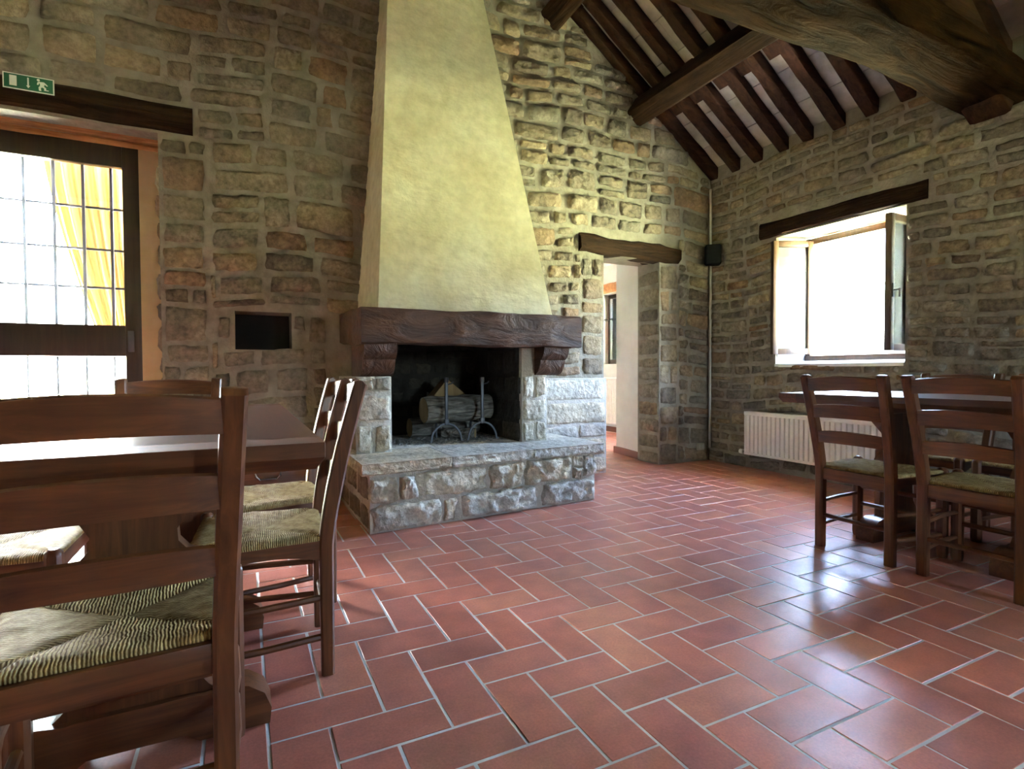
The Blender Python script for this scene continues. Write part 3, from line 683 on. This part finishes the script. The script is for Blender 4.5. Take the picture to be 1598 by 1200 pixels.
for lo, hi, n in (((HX + .1, HW[0], HW[2]), (HX + .16, HW[0] + .06, HW[3]), 'frame_jamb'), ((HX + .1, HW[1] - .05, HW[2]), (HX + .16, HW[1], HW[3]), 'frame_jamb'), ((HX + .1, HW[0] + .06, HW[3] - .06), (HX + .16, HW[1] - .05, HW[3]), 'frame_head'),
                  ((HX + .1, HW[0] + .06, HW[2]), (HX + .16, HW[1] - .05, HW[2] + .07), 'frame_sill'), ((HX + .1, 6.63, HW[2] + .07), (HX + .16, 6.71, HW[3] - .06), 'mullion')):
    box(n, lo, hi, 'door_wood', win2)
box('pane', (HX + .127, HW[0] + .06, HW[2] + .07), (HX + .133, 6.63, HW[3] - .06), 'glass', win2, 0); box('pane', (HX + .127, 6.71, HW[2] + .07), (HX + .133, HW[1] - .05, HW[3] - .06), 'glass', win2, 0)
rough_beam('lintel', (HX - .02, 6.25, 2.16), (HX - .02, 7.1, 2.16), .06, .14, 'lit_warm_beam', win2, 15, .004)
tag(box('glass_shelf', (HX - .16, 6.2, 1.665), (HX - .002, 7.1, 1.68), 'glass', None, .002), 'glass shelf in front of the next room window', 'shelf')
def radiator(name, axis_x, y0, y1, z0, z1, label, n, valve_y=None):
    r = empty(name, (axis_x, (y0 + y1) / 2, z0)); tag(r, label, 'radiator')
    t = .07; bm = bmesh.new()
    pts = []; k = n * 6
    for i in range(k + 1):
        f = i / k; ph = i % 6; d = .0 if ph == 0 or i in (0, k) else .012
        pts.append((axis_x - t - d, y0 + .02 + (y1 - y0 - .04) * f))
    for (xa, ya), (xb, yb) in zip(pts, pts[1:]):
        vs = [bm.verts.new((xa, ya, z0 + .025)), bm.verts.new((xb, yb, z0 + .025)), bm.verts.new((xb, yb, z1 - .03)), bm.verts.new((xa, ya, z1 - .03))]; bm.faces.new(vs)
    bmesh.ops.remove_doubles(bm, verts=bm.verts, dist=1e-5)
    bm_obj('ribbed_panel', bm, 'enamel', r)
    bm = bmesh.new()
    bm_box(bm, (axis_x - t - .016, y0, z1 - .035), (axis_x - .02, y1, z1), .004); bm_box(bm, (axis_x - t - .012, y0, z0), (axis_x - .02, y1, z0 + .028), .004)
    bm_box(bm, (axis_x - t - .012, y0, z0 + .02), (axis_x - .02, y0 + .022, z1 - .02), .004); bm_box(bm, (axis_x - t - .012, y1 - .022, z0 + .02), (axis_x - .02, y1, z1 - .02), .004)
    bm_obj('casing', bm, 'enamel', r, True)
    for yy in (y0 + .15, y1 - .15): box('wall_bracket', (axis_x - .03, yy - .02, z0 + .1), (axis_x + .012, yy + .02, z1 - .1), 'enamel', r, 0)
    if valve_y:
        tube('valve_cap', [(axis_x - .055, valve_y, z0 + .02), (axis_x - .055, valve_y + .035, z0 + .02)], .022, 'enamel', r, 12)
        tube('feed_pipe', [(axis_x - .055, y1 - .01, z0 + .02), (axis_x - .055, valve_y + .01, z0 + .02)], .008, 'chrome', r, 8)
radiator('radiator', XR - .05, 2.20, 3.58, .14, .54, 'long white ribbed radiator under the open casement window', 30, 3.61)
radiator('radiator', HX - .03, 6.25, 7.0, .13, .82, 'white radiator seen through the doorway in the next room', 14)

# ================================================================== FIREPLACE
fp = empty('fireplace', (1.43, 3.6, 0)); tag(fp, 'large stone fireplace with cream plaster hood and dark oak mantel', 'fireplace')
# hood
def hood_ring(z):
    t = (z - 1.31) / (3.6 - 1.31)
    return [(.765 + .18 * t, 3.45 + .40 * t, z), (2.03 - .33 * t, 3.45 + .40 * t, z), (2.10 - .34 * t, YB + .01, z), (.755 + .19 * t, YB + .01, z)]
bm = bmesh.new(); R_ = [[bm.verts.new(p) for p in hood_ring(1.30 + (4.75 - 1.30) * i / 16)] for i in range(17)]
for a, b2 in zip(R_, R_[1:]):
    for j in range(4): bm.faces.new((a[j], a[(j + 1) % 4], b2[(j + 1) % 4], b2[j]))
bm.faces.new(R_[-1])
es = [e for e in bm.edges if len(e.link_faces) == 2 and e.calc_face_angle(0) > .5]
bmesh.ops.bevel(bm, geom=es, offset=.015, segments=2, affect='EDGES')
bm_obj('hood', bm, 'hood', fp, True)
# mantel
rough_beam('mantel_beam', (.64, 3.455, 1.203), (2.215, 3.455, 1.203), .21, .225, 'mantel_X', fp, 21, .010, 26, chamfer=.012)
rough_beam('mantel_return', (.72, 3.56, 1.21), (.72, YB, 1.235), .16, .225, 'mantel_Y', fp, 22, .008, 12, chamfer=.012)
rough_beam('mantel_return', (2.13, 3.56, 1.21), (2.13, YB, 1.21), .16, .225, 'mantel_Y', fp, 23, .008, 12, chamfer=.012)
box('hood_floor', (.80, 3.56, 1.29), (2.05, YB + .3, 1.31), 'mortar_soot', fp, 0)
corb = [(3.37, 1.10), (3.37, 1.065), (3.385, 1.03), (3.41, 1.005), (3.425, .998), (3.425, .985), (3.44, .95), (3.465, .915), (3.50, .895), (3.53, .888), (3.80, .888), (3.80, 1.10)]
prism('corbel', corb, 'X', .66, .865, 'mantel_Y', fp, .004); prism('corbel', corb, 'X', 1.915, 2.12, 'mantel_Y', fp, .004)
# pillars
rg = random.Random(51)
pl = box('pillar', (.625, 3.475, .395), (.85, YB, .89), 'mortar_pale', fp, .006)
place_stones([(.63, .735, .795, .885), (.745, .845, .795, .885), (.628, .848, .60, .785), (.63, .73, .405, .59), (.74, .848, .405, .59)], pl, (0, 3.475, 0), (1, 0, 0), (0, 0, 1), (0, -1, 0), 'stone_cool', rg, .018, None, nu=14, nv=11, rough=1.0, rnd_corner=.10, edge=.95)
place_stones([(3.49, 3.75, .60, .785), (3.49, 3.72, .405, .59), (3.73, 4.1, .405, .59), (3.76, 4.1, .60, .785), (3.49, 4.1, .795, .885)], pl, (.625, 0, 0), (0, 1, 0), (0, 0, 1), (-1, 0, 0), 'stone', rg, .014)
pr_ = box('pillar', (1.81, 3.52, .395), (2.02, YB, 1.09), 'mortar_pale', fp, .006)
place_stones([(1.815, 1.905, .73, .885), (1.915, 2.015, .73, .885), (1.815, 2.015, .555, .72), (1.815, 1.91, .405, .545), (1.92, 2.015, .405, .545)], pr_, (0, 3.52, 0), (1, 0, 0), (0, 0, 1), (0, -1, 0), 'stone_cool', rg, .018, None, nu=14, nv=11, rough=1.0, rnd_corner=.10, edge=.95)
box('soot_lining', (1.806, 3.56, .405), (1.8095, YB, 1.09), 'mortar_soot', fp, 0)
place_stones([(3.53, 3.80, .73, .885), (3.53, 3.75, .555, .72), (3.53, 3.85, .405, .545), (3.82, 4.12, .73, .885), (3.77, 4.12, .555, .72), (3.87, 4.12, .405, .545), (3.60, 3.82, .895, 1.08), (3.83, 4.12, .895, 1.08)], pr_, (1.806, 0, 0), (0, 1, 0), (0, 0, 1), (-1, 0, 0), 'stone_soot', rg, .014)
# firebox
fbm = bmesh.new()
bm_box(fbm, (.80, YB + .26, .37), (1.87, YB + .34, 1.32)); bm_box(fbm, (.80, YB - .30, .38), (.852, YB + .27, 1.32)); bm_box(fbm, (1.818, YB + .0, .38), (1.87, YB + .27, 1.32))
fb = bm_obj('firebox', fbm, 'mortar_soot', fp)
rg = random.Random(61); rc = lay_courses(rg, (.86, 1.81), (.41, 1.25), (.12, .2), (.18, .36), (), None, 0)
place_stones(rc, fb, (0, YB + .26, 0), (1, 0, 0), (0, 0, 1), (0, -1, 0), 'stone_soot', rg, .012, name='brick')
# shoulder wall right of the fireplace
sh = box('shoulder_wall', (2.0, YB - .10, .0), (2.93, YB + .005, .855), 'mortar_pale', fp, .006)
place_stones([(2.03, 2.925, .66, .85), (2.03, 2.925, .455, .645), (2.03, 2.62, .33, .445), (2.63, 2.925, .33, .445), (2.31, 2.925, .17, .32), (2.31, 2.6, .02, .16), (2.61, 2.925, .02, .16)], sh, (0, YB - .10, 0), (1, 0, 0), (0, 0, 1), (0, -1, 0), 'stone_cool', rg, .016, None, nu=18, nv=10, rough=.8, rnd_corner=.06, edge=.96)
# hearth base, slightly out of square with the wall
HA, HB = Vector((.631, 3.108, 0)), Vector((2.243, 3.231, 0)); hu = (HB - HA).normalized(); hn = Vector((hu.y, -hu.x, 0))
base = prism('hearth_base', [(HA.x, HA.y), (HB.x, HB.y), (2.30, YB - .10), (.62, YB - .001)], 'Z', 0, .345, 'mortar_pale', fp, 0, smooth=False)
LH = (HB - HA).length; k_ = LH / 1270.0
def hz(x0, x1, y0, y1): return (x0 * k_ - .004, x1 * k_ + .004, y0 - .005, y1 + .006)
rg = random.Random(71)
place_stones([hz(0, 130, .165, .315), hz(140, 205, .175, .31), hz(212, 585, .175, .325), hz(600, 790, .165, .32), hz(805, 1100, .165, .325), hz(1112, 1175, .17, .24), hz(1112, 1175, .25, .325), hz(1185, 1268, .165, .33),
              hz(0, 345, .008, .155), hz(352, 415, .012, .15), hz(440, 885, .008, .155), hz(905, 1268, .008, .155)], base, HA, hu, (0, 0, 1), hn, 'stone_cool', rg, .034, None, nu=24, nv=13, rough=1.5, rnd_corner=.12, edge=.95)
place_stones([(0.02, .35, .165, .33), (.36, .7, .165, .33), (.71, 1.0, .165, .33), (.02, .25, .008, .155), (.26, .62, .008, .155), (.63, 1.0, .008, .155)], base, (.631, 3.108, 0), (-.011, 1, 0), (0, 0, 1), (-1, 0, 0), 'stone', rg, .012)
# hearth slabs with rough front edges
def slab_stone(u0, u1, seed, y1a):
    rg = random.Random(seed); bm = bmesh.new(); n = 26; o = Vector((.583, 3.068, 0)); u = (Vector((2.297, 3.19, 0)) - o).normalized(); nn = Vector((u.y, -u.x, 0))
    prof = [(.0, .405), (.5, .405), (1, .404), (1.0, .398), (1.0, .385), (1.0, .370), (1.0, .356), (1, .345), (.97, .336), (.5, .337), (0, .337)]
    rows = []
    for i in range(n + 1):
        s = u0 + (u1 - u0) * i / n; fr = o + u * s; bk = Vector((fr.x, y1a, 0)); row = []
        for j, (a, z) in enumerate(prof):
            p_ = bk.lerp(fr, a)
            if 2 < j < 8: p_ = p_ + nn * (.012 * mnoise.noise(Vector((s * 22 + seed, j * 1.3, 0))) + .010 * mnoise.noise(Vector((s * 55, j * 2.1, seed))) - .004); z += .004 * mnoise.noise(Vector((s * 30, j, 4)))
            row.append(bm.verts.new((p_.x, p_.y, z)))
        rows.append(row)
    for a, b2 in zip(rows, rows[1:]):
        for j in range(len(prof)): bm.faces.new((a[j], b2[j], b2[(j + 1) % len(prof)], a[(j + 1) % len(prof)]))
    bm.faces.new(rows[0]); bm.faces.new(rows[-1][::-1])
    bm_obj('hearth_slab', bm, 'stone_cool', fp, True, False, 30)
for a, b2, s in ((0, .545, 1), (.549, 1.13, 2), (1.134, 1.718, 3)): slab_stone(a, b2, s, 3.60)
for a, b2, y1_ in ((.645, 1.18, YB + .25), (1.184, 1.80, YB + .25), (1.804, 2.285, YB - .105)): box('hearth_slab', (a, 3.604, .337), (b2, y1_, .404), 'stone_cool', fp, .004)

# andirons, logs, ash
ZH = .405
def andiron(cx, cy, label):
    a = empty('andiron', (cx, cy, ZH)); tag(a, label, 'andiron', 'pair of wrought iron andirons')
    R0 = .115; arc = [(cx - (R0 + .012), cy, ZH + .006)] + [(cx + R0 * math.cos(math.pi - k * math.pi / 14), cy, ZH + .008 + .125 * math.sin(k * math.pi / 14)) for k in range(15)] + [(cx + R0 + .02, cy, ZH + .006)]
    bm_obj('arched_foot', bm_sweep(bmesh.new(), arc, rrect(.016, .012, .003), up=(0, 1, 0)), 'iron', a, True)
    box('post', (cx - .011, cy - .009, ZH + .13), (cx + .011, cy + .009, ZH + .44), 'iron', a, .003)
    bm = bm_box(bmesh.new(), (cx - .017, cy - .014, ZH + .125), (cx + .017, cy + .014, ZH + .165), .004); bm_obj('collar', bm, 'iron', a, True)
    tube('finial', [(cx, cy, ZH + .435), (cx, cy, ZH + .445), (cx, cy, ZH + .47)], .018, 'iron', a, 8)
    tube('hook', [(cx + (.012), cy, ZH + .42), (cx + .04, cy, ZH + .425), (cx + .055, cy, ZH + .44)], .005, 'iron', a, 6)
    bm_obj('log_bar', bm_sweep(bmesh.new(), [(cx, cy + .005, ZH + .13), (cx, cy + .22, ZH + .13), (cx, cy + .24, ZH + .10), (cx, cy + .24, ZH + .001)], rrect(.018, .016, .003), up=(1, 0, 0)), 'iron', a, True)
andiron(1.328, 3.785, 'left wrought iron andiron with arched foot in the fireplace'); andiron(1.612, 3.785, 'right wrought iron andiron with arched foot in the fireplace')
def log(p0, p1, r, seed, label, mat='bark', flat=None):
    root = empty('firewood_log', (Vector(p0) + Vector(p1)) / 2 - Vector((0, 0, r))); tag(root, label, 'log', 'firewood in the fireplace')
    bm = bmesh.new(); n, k = 14, 16; t = (Vector(p1) - Vector(p0)).normalized(); s = t.cross(Vector((0, 0, 1))).normalized(); u = s.cross(t); rings = []
    for i in range(n + 1):
        c_ = Vector(p0).lerp(Vector(p1), i / n); ring = []
        for j in range(k):
            an = 2 * math.pi * j / k; q = r * (1 + .12 * mnoise.noise(Vector((i * .5 + seed, math.cos(an) * 1.5, math.sin(an) * 1.5))) + .10 * mnoise.noise(Vector((i * .3, j * 1.7, seed))))
            cs, sn = math.cos(an), math.sin(an)
            if flat and sn > .15: sn = .15 + (sn - .15) * .25
            ring.append(bm.verts.new(c_ + s * q * cs + u * q * sn))
        rings.append(ring)
    for a, b2 in zip(rings, rings[1:]):
        for j in range(k): bm.faces.new((a[j], a[(j + 1) % k], b2[(j + 1) % k], b2[j]))
    bm_obj('bark', bm, mat, root, True, False, 60)
    for ring_i, sg in ((0, -1), (n, 1)):
        bm = bmesh.new(); vs = [bm.verts.new(v_) for v_ in [(Vector(p0) if sg < 0 else Vector(p1)) + t * sg * .001 + s * r * .95 * math.cos(2 * math.pi * j / k) + u * r * .95 * (math.sin(2 * math.pi * j / k)) * (.6 if flat else 1) for j in range(k)]]; bm.faces.new(vs); bm_obj('cut_end', bm, 'log_end', root)
log((1.20, 3.93, .63), (1.74, 3.97, .645), .098, 3, 'thick pale barked log lying across the andirons')
log((1.37, 4.00, .45), (1.58, 3.85, .45), .038, 4, 'thin pale log on the ash under the big log')
log((1.15, 4.14, .485), (1.72, 4.17, .485), .075, 5, 'dark lower log behind the andirons')
prism('log_wedge', [(1.28, .70), (1.60, .715), (1.42, .86)], 'Y', 4.02, 4.16, 'log_end', None, .004); tag(bpy.data.objects['log_wedge'], 'split wedge of yellowish wood on top of the log', 'log', 'firewood in the fireplace'); bpy.data.objects['log_wedge'].name = 'firewood_split'
# ash and charcoal bits, uncountable
rg = random.Random(9); vs, fs = [], []
for i in range(900):
    x, y = rg.gauss(1.42, .26), rg.gauss(3.92, .13)
    if not (.88 < x < 1.78 and 3.68 < y < 4.35): continue
    s_ = rg.uniform(.004, .022); an = rg.uniform(0, 6.3); h_ = s_ * rg.uniform(.15, .6); o = len(vs)
    for a_, b_ in ((-1, -.6), (1, -.5), (.8, .6), (-.9, .5)):
        vs.append((x + s_ * (a_ * math.cos(an) - b_ * math.sin(an)), y + s_ * (a_ * math.sin(an) + b_ * math.cos(an)), ZH))
    vs.append((x, y, ZH + h_)); fs += [(o, o + 1, o + 4), (o + 1, o + 2, o + 4), (o + 2, o + 3, o + 4), (o + 3, o, o + 4)]
tag(mesh('ash_and_embers', vs, fs, 'ash'), 'grey ash and charcoal scattered on the hearth floor', 'ash', kind='stuff')

# ================================================================== WALL FITTINGS
tag(tube('conduit_pipe', [(XR - .03, YB - .04, .13), (XR - .03, YB - .04, 2.74)], .014, 'steel_pipe'), 'grey conduit pipe running up the wall corner', 'pipe')
sp = empty('speaker', (4.20, YB - .16, 1.96)); tag(sp, 'small black loudspeaker mounted in the wall corner', 'speaker')
sr = Matrix.Translation((4.195, YB - .13, 2.06)) @ Matrix.Rotation(math.radians(-38), 4, 'Z')
def spk(name, lo, hi, mat, bev):
    bm = bm_box(bmesh.new(), lo, hi, bev, 3); bmesh.ops.transform(bm, matrix=sr, verts=bm.verts); bm_obj(name, bm, mat, sp, True)
spk('cabinet', (-.075, -.05, -.10), (.075, .05, .10), 'black', .02); spk('grille', (-.065, -.058, -.09), (.065, -.049, .09), 'black', .004); spk('wall_bracket', (-.015, .045, -.02), (.015, .13, .02), 'black', .002)
def outlet(loc, axis, label):
    o = empty('wall_outlet', loc); tag(o, label, 'outlet'); x, y, z = loc
    if axis == 'Y':
        box('plate', (x - .04, y - .034, z), (x + .04, y, z + .07), 'outlet', o, .004)
        for k in (-.02, .02): box('socket', (x + k - .015, y - .037, z + .015), (x + k + .015, y - .033, z + .055), 'steel_pipe', o, .002)
    else:
        box('plate', (x - .034, y - .06, z), (x, y + .06, z + .07), 'outlet', o, .004)
        for k in (-.03, .03): box('socket', (x - .037, y + k - .02, z + .015), (x - .033, y + k + .02, z + .055), 'steel_pipe', o, .002)
outlet((4.14, YB - .012, .115), 'Y', 'small double wall outlet low beside the corner pipe')
outlet((XR - .012, 2.30, .10), 'X', 'low pale outlet on side wall behind the right table, nearer the corner')
outlet((XR - .012, 1.78, .10), 'X', 'low pale outlet on side wall seen through the legs of the rightmost chair')
ch = empty('firewood_chest', (.18, 3.97, 0)); tag(ch, 'low brown wooden chest with metal pull handle against the stone wall', 'chest')
box('body', (-.22, 3.84, .0), (.54, 4.065, .36), 'chair_X', ch, .006); box('lid', (-.23, 3.83, .361), (.55, 4.07, .385), 'chair_X', ch, .006)
hp = [(.055, 3.842, .325), (.055, 3.81, .32), (.062, 3.805, .255), (.09, 3.805, .235), (.18, 3.805, .235), (.205, 3.805, .255), (.215, 3.81, .32), (.215, 3.842, .325)]
tube('pull_handle', hp, .008, 'chrome', ch, 8)

# ================================================================== TABLES
def table(x0, x1, y0, y1, zt, label, group):
    cx, cy = (x0 + x1) / 2, (y0 + y1) / 2
    t = empty('trestle_table', (cx, cy, 0)); tag(t, label, 'table', group)
    th = .055; w = x1 - x0; nb = 4; EB = .11
    def board(xa, xb, ya, yb, cl, cr_, cn, cf, mat):        # chamfered underneath on the outer sides
        k = .016; bm = bmesh.new()
        lo = [(xa + k * cl, ya + k * cn), (xb - k * cr_, ya + k * cn), (xb - k * cr_, yb - k * cf), (xa + k * cl, yb - k * cf)]; hi = [(xa, ya), (xb, ya), (xb, yb), (xa, yb)]
        v = [bm.verts.new((*p, zt - th)) for p in lo] + [bm.verts.new((*p, zt - .03)) for p in hi] + [bm.verts.new((*p, zt)) for p in hi]
        for f in [(0, 1, 2, 3), (11, 10, 9, 8)] + [(q + j_, q + (j_ + 1) % 4, q + 4 + (j_ + 1) % 4, q + 4 + j_) for q in (0, 4) for j_ in range(4)]: bm.faces.new([v[q] for q in f])
        bmesh.ops.recalc_face_normals(bm, faces=bm.faces); bmesh.ops.bevel(bm, geom=[e_ for e_ in bm.edges if e_.calc_face_angle(0) > 1.2], offset=.0008, segments=1, affect='EDGES')
        bm_obj('top_board', bm, mat, t, True, False, 30)
    board(x0, x1, y0, y0 + EB, 1, 1, 1, 0, 'chair_X'); board(x0, x1, y1 - EB, y1, 1, 1, 0, 1, 'chair_X')
    for i in range(nb): board(x0 + w * i / nb, x0 + w * (i + 1) / nb, y0 + EB, y1 - EB, i == 0, i == nb - 1, 0, 0, 'table_Y')
    half = w / 2 - .095
    lyre = [(.22, .68), (.21, .645), (.155, .605), (.108, .57), (.088, .535), (.09, .505), (.112, .478), (.135, .470), (.150, .455), (.170, .43), (.17, .40), (.14, .37), (.115, .32), (.105, .25), (.115, .18), (.15, .13), (.17, .112)]
    for yy in (y0 + .455, y1 - .455):
        poly = [(cx + a, z) for a, z in lyre] + [(cx - a, z) for a, z in lyre[::-1]]
        prism('trestle_leg', poly, 'Y', yy - .025, yy + .025, 'chair_Z', t, .004)
        fl = [(half, .0)] + [(half + .004, .04), (half - .012, .082), (half - .05, .110), (half - .10, .12), (half - .15, .112), (half - .17, .116)]
        fp_ = [(cx + a, z) for a, z in fl] + [(cx - a, z) for a, z in fl[::-1]] + [(cx - half + .16, .0), (cx - half + .19, .022), (cx + half - .19, .022), (cx + half - .16, .0)]
        prism('trestle_foot', fp_, 'Y', yy - .045, yy + .045, 'chair_X', t, .006)
        box('top_bearer', (cx - half, yy - .035, zt - th - .05), (cx + half, yy + .035, zt - th), 'chair_X', t, .006)
    box('stretcher', (cx - .07, y0 + .48, .30), (cx + .07, y1 - .48, .335), 'table_Y', t, .006)
    return t
table(-.625, .145, 1.14, 2.64, .78, 'dark walnut trestle table left of the fireplace', 'trestle tables')
table(2.88, 3.65, .73, 2.23, .783, 'dark walnut trestle table beside the white radiator', 'trestle tables')

# ================================================================== CHAIRS
def make_chair():
    r = empty('ladderback_chair'); W_ = .173; D_ = .185; wf = .203
    def post_y(z): return -D_ + (.0 if z < .40 else -.105 * ((z - .40) / .49) ** 1.35)
    for s in (-1, 1):
        pts = [(s * (W_ - .019 + .016 * max(0, z - .42) / .47), post_y(z), z) for z in (0, .1, .2, .3, .40, .46, .52, .58, .64, .70, .76, .82, .86, .885, .893)]
        pf = lambda f: rrect(.038, .046 * (1 - .18 * abs(f - .5) * 2) if f < .93 else (.030 if f < .98 else .016), .006)
        bm_obj('rear_post', bm_sweep(bmesh.new(), pts, pf, up=(0, 1, 0)), 'chair_Z', r, True, True)
        pts = [(s * (wf - .02), D_ - .012, z) for z in (0, .02, .2, .38, .42, .432, .440)]
        bm_obj('front_leg', bm_sweep(bmesh.new(), pts, lambda f: rrect(.040, .040, .009) if .1 < f < .8 else (rrect(.036, .036, .010) if f < .9 else rrect(.020, .020, .006)), up=(0, 1, 0)), 'chair_Z', r, True, True)
    n = 14
    for zb, zt in ((.812, .874), (.674, .738), (.545, .602)):
        bm = bmesh.new(); rows = []
        for i in range(n + 1):
            f = i / n; s = 2 * f - 1; x = s * (W_ - .018 + .014 * (zt - .42) / .47); arch = .014 * (1 - s * s); ab = .007 * (1 - s * s); y0 = post_y((zb + zt) / 2) - .030 * (1 - s * s)
            rows.append([bm.verts.new((x, y0 - .008, zb + ab)), bm.verts.new((x, y0 + .008, zb + ab)), bm.verts.new((x, y0 + .008 + (post_y(zt) - post_y(zb)) * .5, zt + arch - .004)), bm.verts.new((x, y0 + (post_y(zt) - post_y(zb)) * .5, zt + arch)), bm.verts.new((x, y0 - .008 + (post_y(zt) - post_y(zb)) * .5, zt + arch - .004))])
        for a, b2 in zip(rows, rows[1:]):
            for j in range(5): bm.faces.new((a[j], a[(j + 1) % 5], b2[(j + 1) % 5], b2[j]))
        bm.faces.new(rows[0]); bm.faces.new(rows[-1][::-1])
        bm_obj('back_slat', bm, 'chair_X', r, True, True, 40)
    # seat rails
    box('rear_rail', (-W_ + .03, -D_ - .012, .352), (W_ - .03, -D_ + .012, .412), 'chair_X', r, .004, True)
    box('front_rail', (-wf + .03, D_ - .024, .37), (wf - .03, D_ - .002, .412), 'chair_X', r, .004, True)
    for s in (-1, 1):
        a, e = Vector((s * (W_ - .016), -D_ + .018, 0)), Vector((s * (wf - .018), D_ - .03, 0)); bm = bmesh.new(); rows = []
        for i in range(11):
            f = i / 10; c_ = a.lerp(e, f); lo = .352 + .026 * (1 - (2 * f - 1) ** 2)
            rows.append([bm.verts.new((c_.x - .010, c_.y, lo)), bm.verts.new((c_.x + .010, c_.y, lo)), bm.verts.new((c_.x + .010, c_.y, .412)), bm.verts.new((c_.x - .010, c_.y, .412))])
        for q, w_ in zip(rows, rows[1:]):
            for j in range(4): bm.faces.new((q[j], q[(j + 1) % 4], w_[(j + 1) % 4], w_[j]))
        bm.faces.new(rows[0]); bm.faces.new(rows[-1][::-1]); bm_obj('side_rail', bm, 'chair_Y', r, True, True, 40)
        for z in (.115, .235):
            tube('side_rung', [(s * (W_ - .018), -D_ + .012, z), (s * (wf - .02) * .97, 0, z), (s * (wf - .02), D_ - .025, z)], .0105, 'chair_Y', r, 8, True)
    tube('front_rung', [(-wf + .03, D_ - .012, .18), (0, D_ - .012, .18), (wf - .03, D_ - .012, .18)], .0115, 'chair_X', r, 8, True)
    tube('front_rung', [(-wf + .03, D_ - .012, .275), (0, D_ - .012, .275), (wf - .03, D_ - .012, .275)], .0115, 'chair_X', r, 8, True)
    tube('rear_rung', [(-W_ + .03, -D_, .165), (0, -D_, .165), (W_ - .03, -D_, .165)], .0115, 'chair_X', r, 8, True)
    # rush seat: pillow with four fields, seams sunk along the diagonals
    n = 32; v, f = [], []
    for lay in (0, 1):
        for j in range(n + 1):
            t = -1 + 2 * j / n; hw = (W_ - .004) + ((wf - .004) - (W_ - .004)) * (t + 1) / 2
            for i in range(n + 1):
                s = -1 + 2 * i / n
                ex_ = min(1, max(abs(s), abs(t)) ** 10)
                corner = max(0, abs(s) + abs(t) - 1.72) * .35
                x = s * hw * (1 - corner * .3); y = t * (D_ - .002) * (1 - corner * .3) + (0 if t > 0 else .012 * 0)
                d = abs(abs(s) - abs(t)); m_ = max(abs(s), abs(t))
                top = .438 - .010 * math.exp(-(d / .05) ** 2) * (.3 + .7 * m_) - .014 * (1 - m_ ** 2) - .013 * ex_ + .004 * mnoise.noise(Vector((s * 5, t * 5, 2)))
                z = top if lay == 0 else .405 + .008 * ex_
                v.append((x, y, z))
    N = (n + 1) ** 2
    for j in range(n):
        for i in range(n):
            a = j * (n + 1) + i; f.append((a, a + 1, a + n + 2, a + n + 1)); f.append((N + a, N + a + n + 1, N + a + n + 2, N + a + 1))
    for i in range(n):
        for a, c_ in ((i, i + 1), (n * (n + 1) + i + 1, n * (n + 1) + i), ((i + 1) * (n + 1), i * (n + 1)), (i * (n + 1) + n, (i + 1) * (n + 1) + n)): f.append((a, N + a, N + c_, c_))
    o = mesh('rush_seat', v, f, 'rush', r, True, None, True); o['label'] = 'woven straw coloured rush seat'
    return r
proto = make_chair(); used = [False]
def chair(x, y, rz, label):                         # rz: direction the sitter faces, measured from +y counter-clockwise
    if not used[0]: r = proto; used[0] = True
    else:
        r = proto.copy(); C.objects.link(r)
        for c_ in proto.children:
            k = c_.copy(); C.objects.link(k); k.parent = r
    r.location = (x, y, 0); r.rotation_euler = (0, 0, math.radians(rz)); tag(r, label, 'chair', 'ladderback rush chairs'); return r
def chair_at_rear(x, y, rz, label):                 # x,y: middle of the rear legs on the floor
    a = math.radians(rz); d = .185; return chair(x - d * math.sin(a) * 1.0, y + d * math.cos(a), rz, label)
F = chair_at_rear(-.213, 1.160, 4, 'nearest ladderback chair with its back to the viewer at the left table')
F.scale = (1.13, 1.0, 1.0)
chair_at_rear(.228, 1.905, 87, 'rush chair seen edge-on at the right side of the left table, nearest one')
chair_at_rear(.285, 2.44, 96, 'rush chair at the right side of the left table, closer to the fireplace')
chair_at_rear(-.83, 2.09, -90, 'rush chair tucked under the left side of the left table')
chair_at_rear(-.31, 2.92, 179, 'rush chair at the far end of the left table before the exit door')
chair_at_rear(2.70, 1.665, -91, 'rush chair with its back turned, alone in front of the white radiator')
chair_at_rear(2.715, 1.19, -90, 'rush chair at the right edge of the picture with its back turned')
chair_at_rear(3.85, 1.79, 90, 'rush chair behind the right table, mostly hidden by the chair before it')
chair_at_rear(3.85, 1.295, 90, 'rush chair behind the right table at the picture edge, nearest the side wall')

# ================================================================== OUTSIDE
g = bpy.data.meshes.new('ground'); g.from_pydata([(-60, -60, -.15), (60, -60, -.15), (60, 60, -.15), (-60, 60, -.15)], [], [(0, 1, 2, 3)]); g.materials.append(M['lawn'])
go = bpy.data.objects.new('ground', g); C.objects.link(go); tag(go, 'sunlit lawn outside the windows', kind='structure')
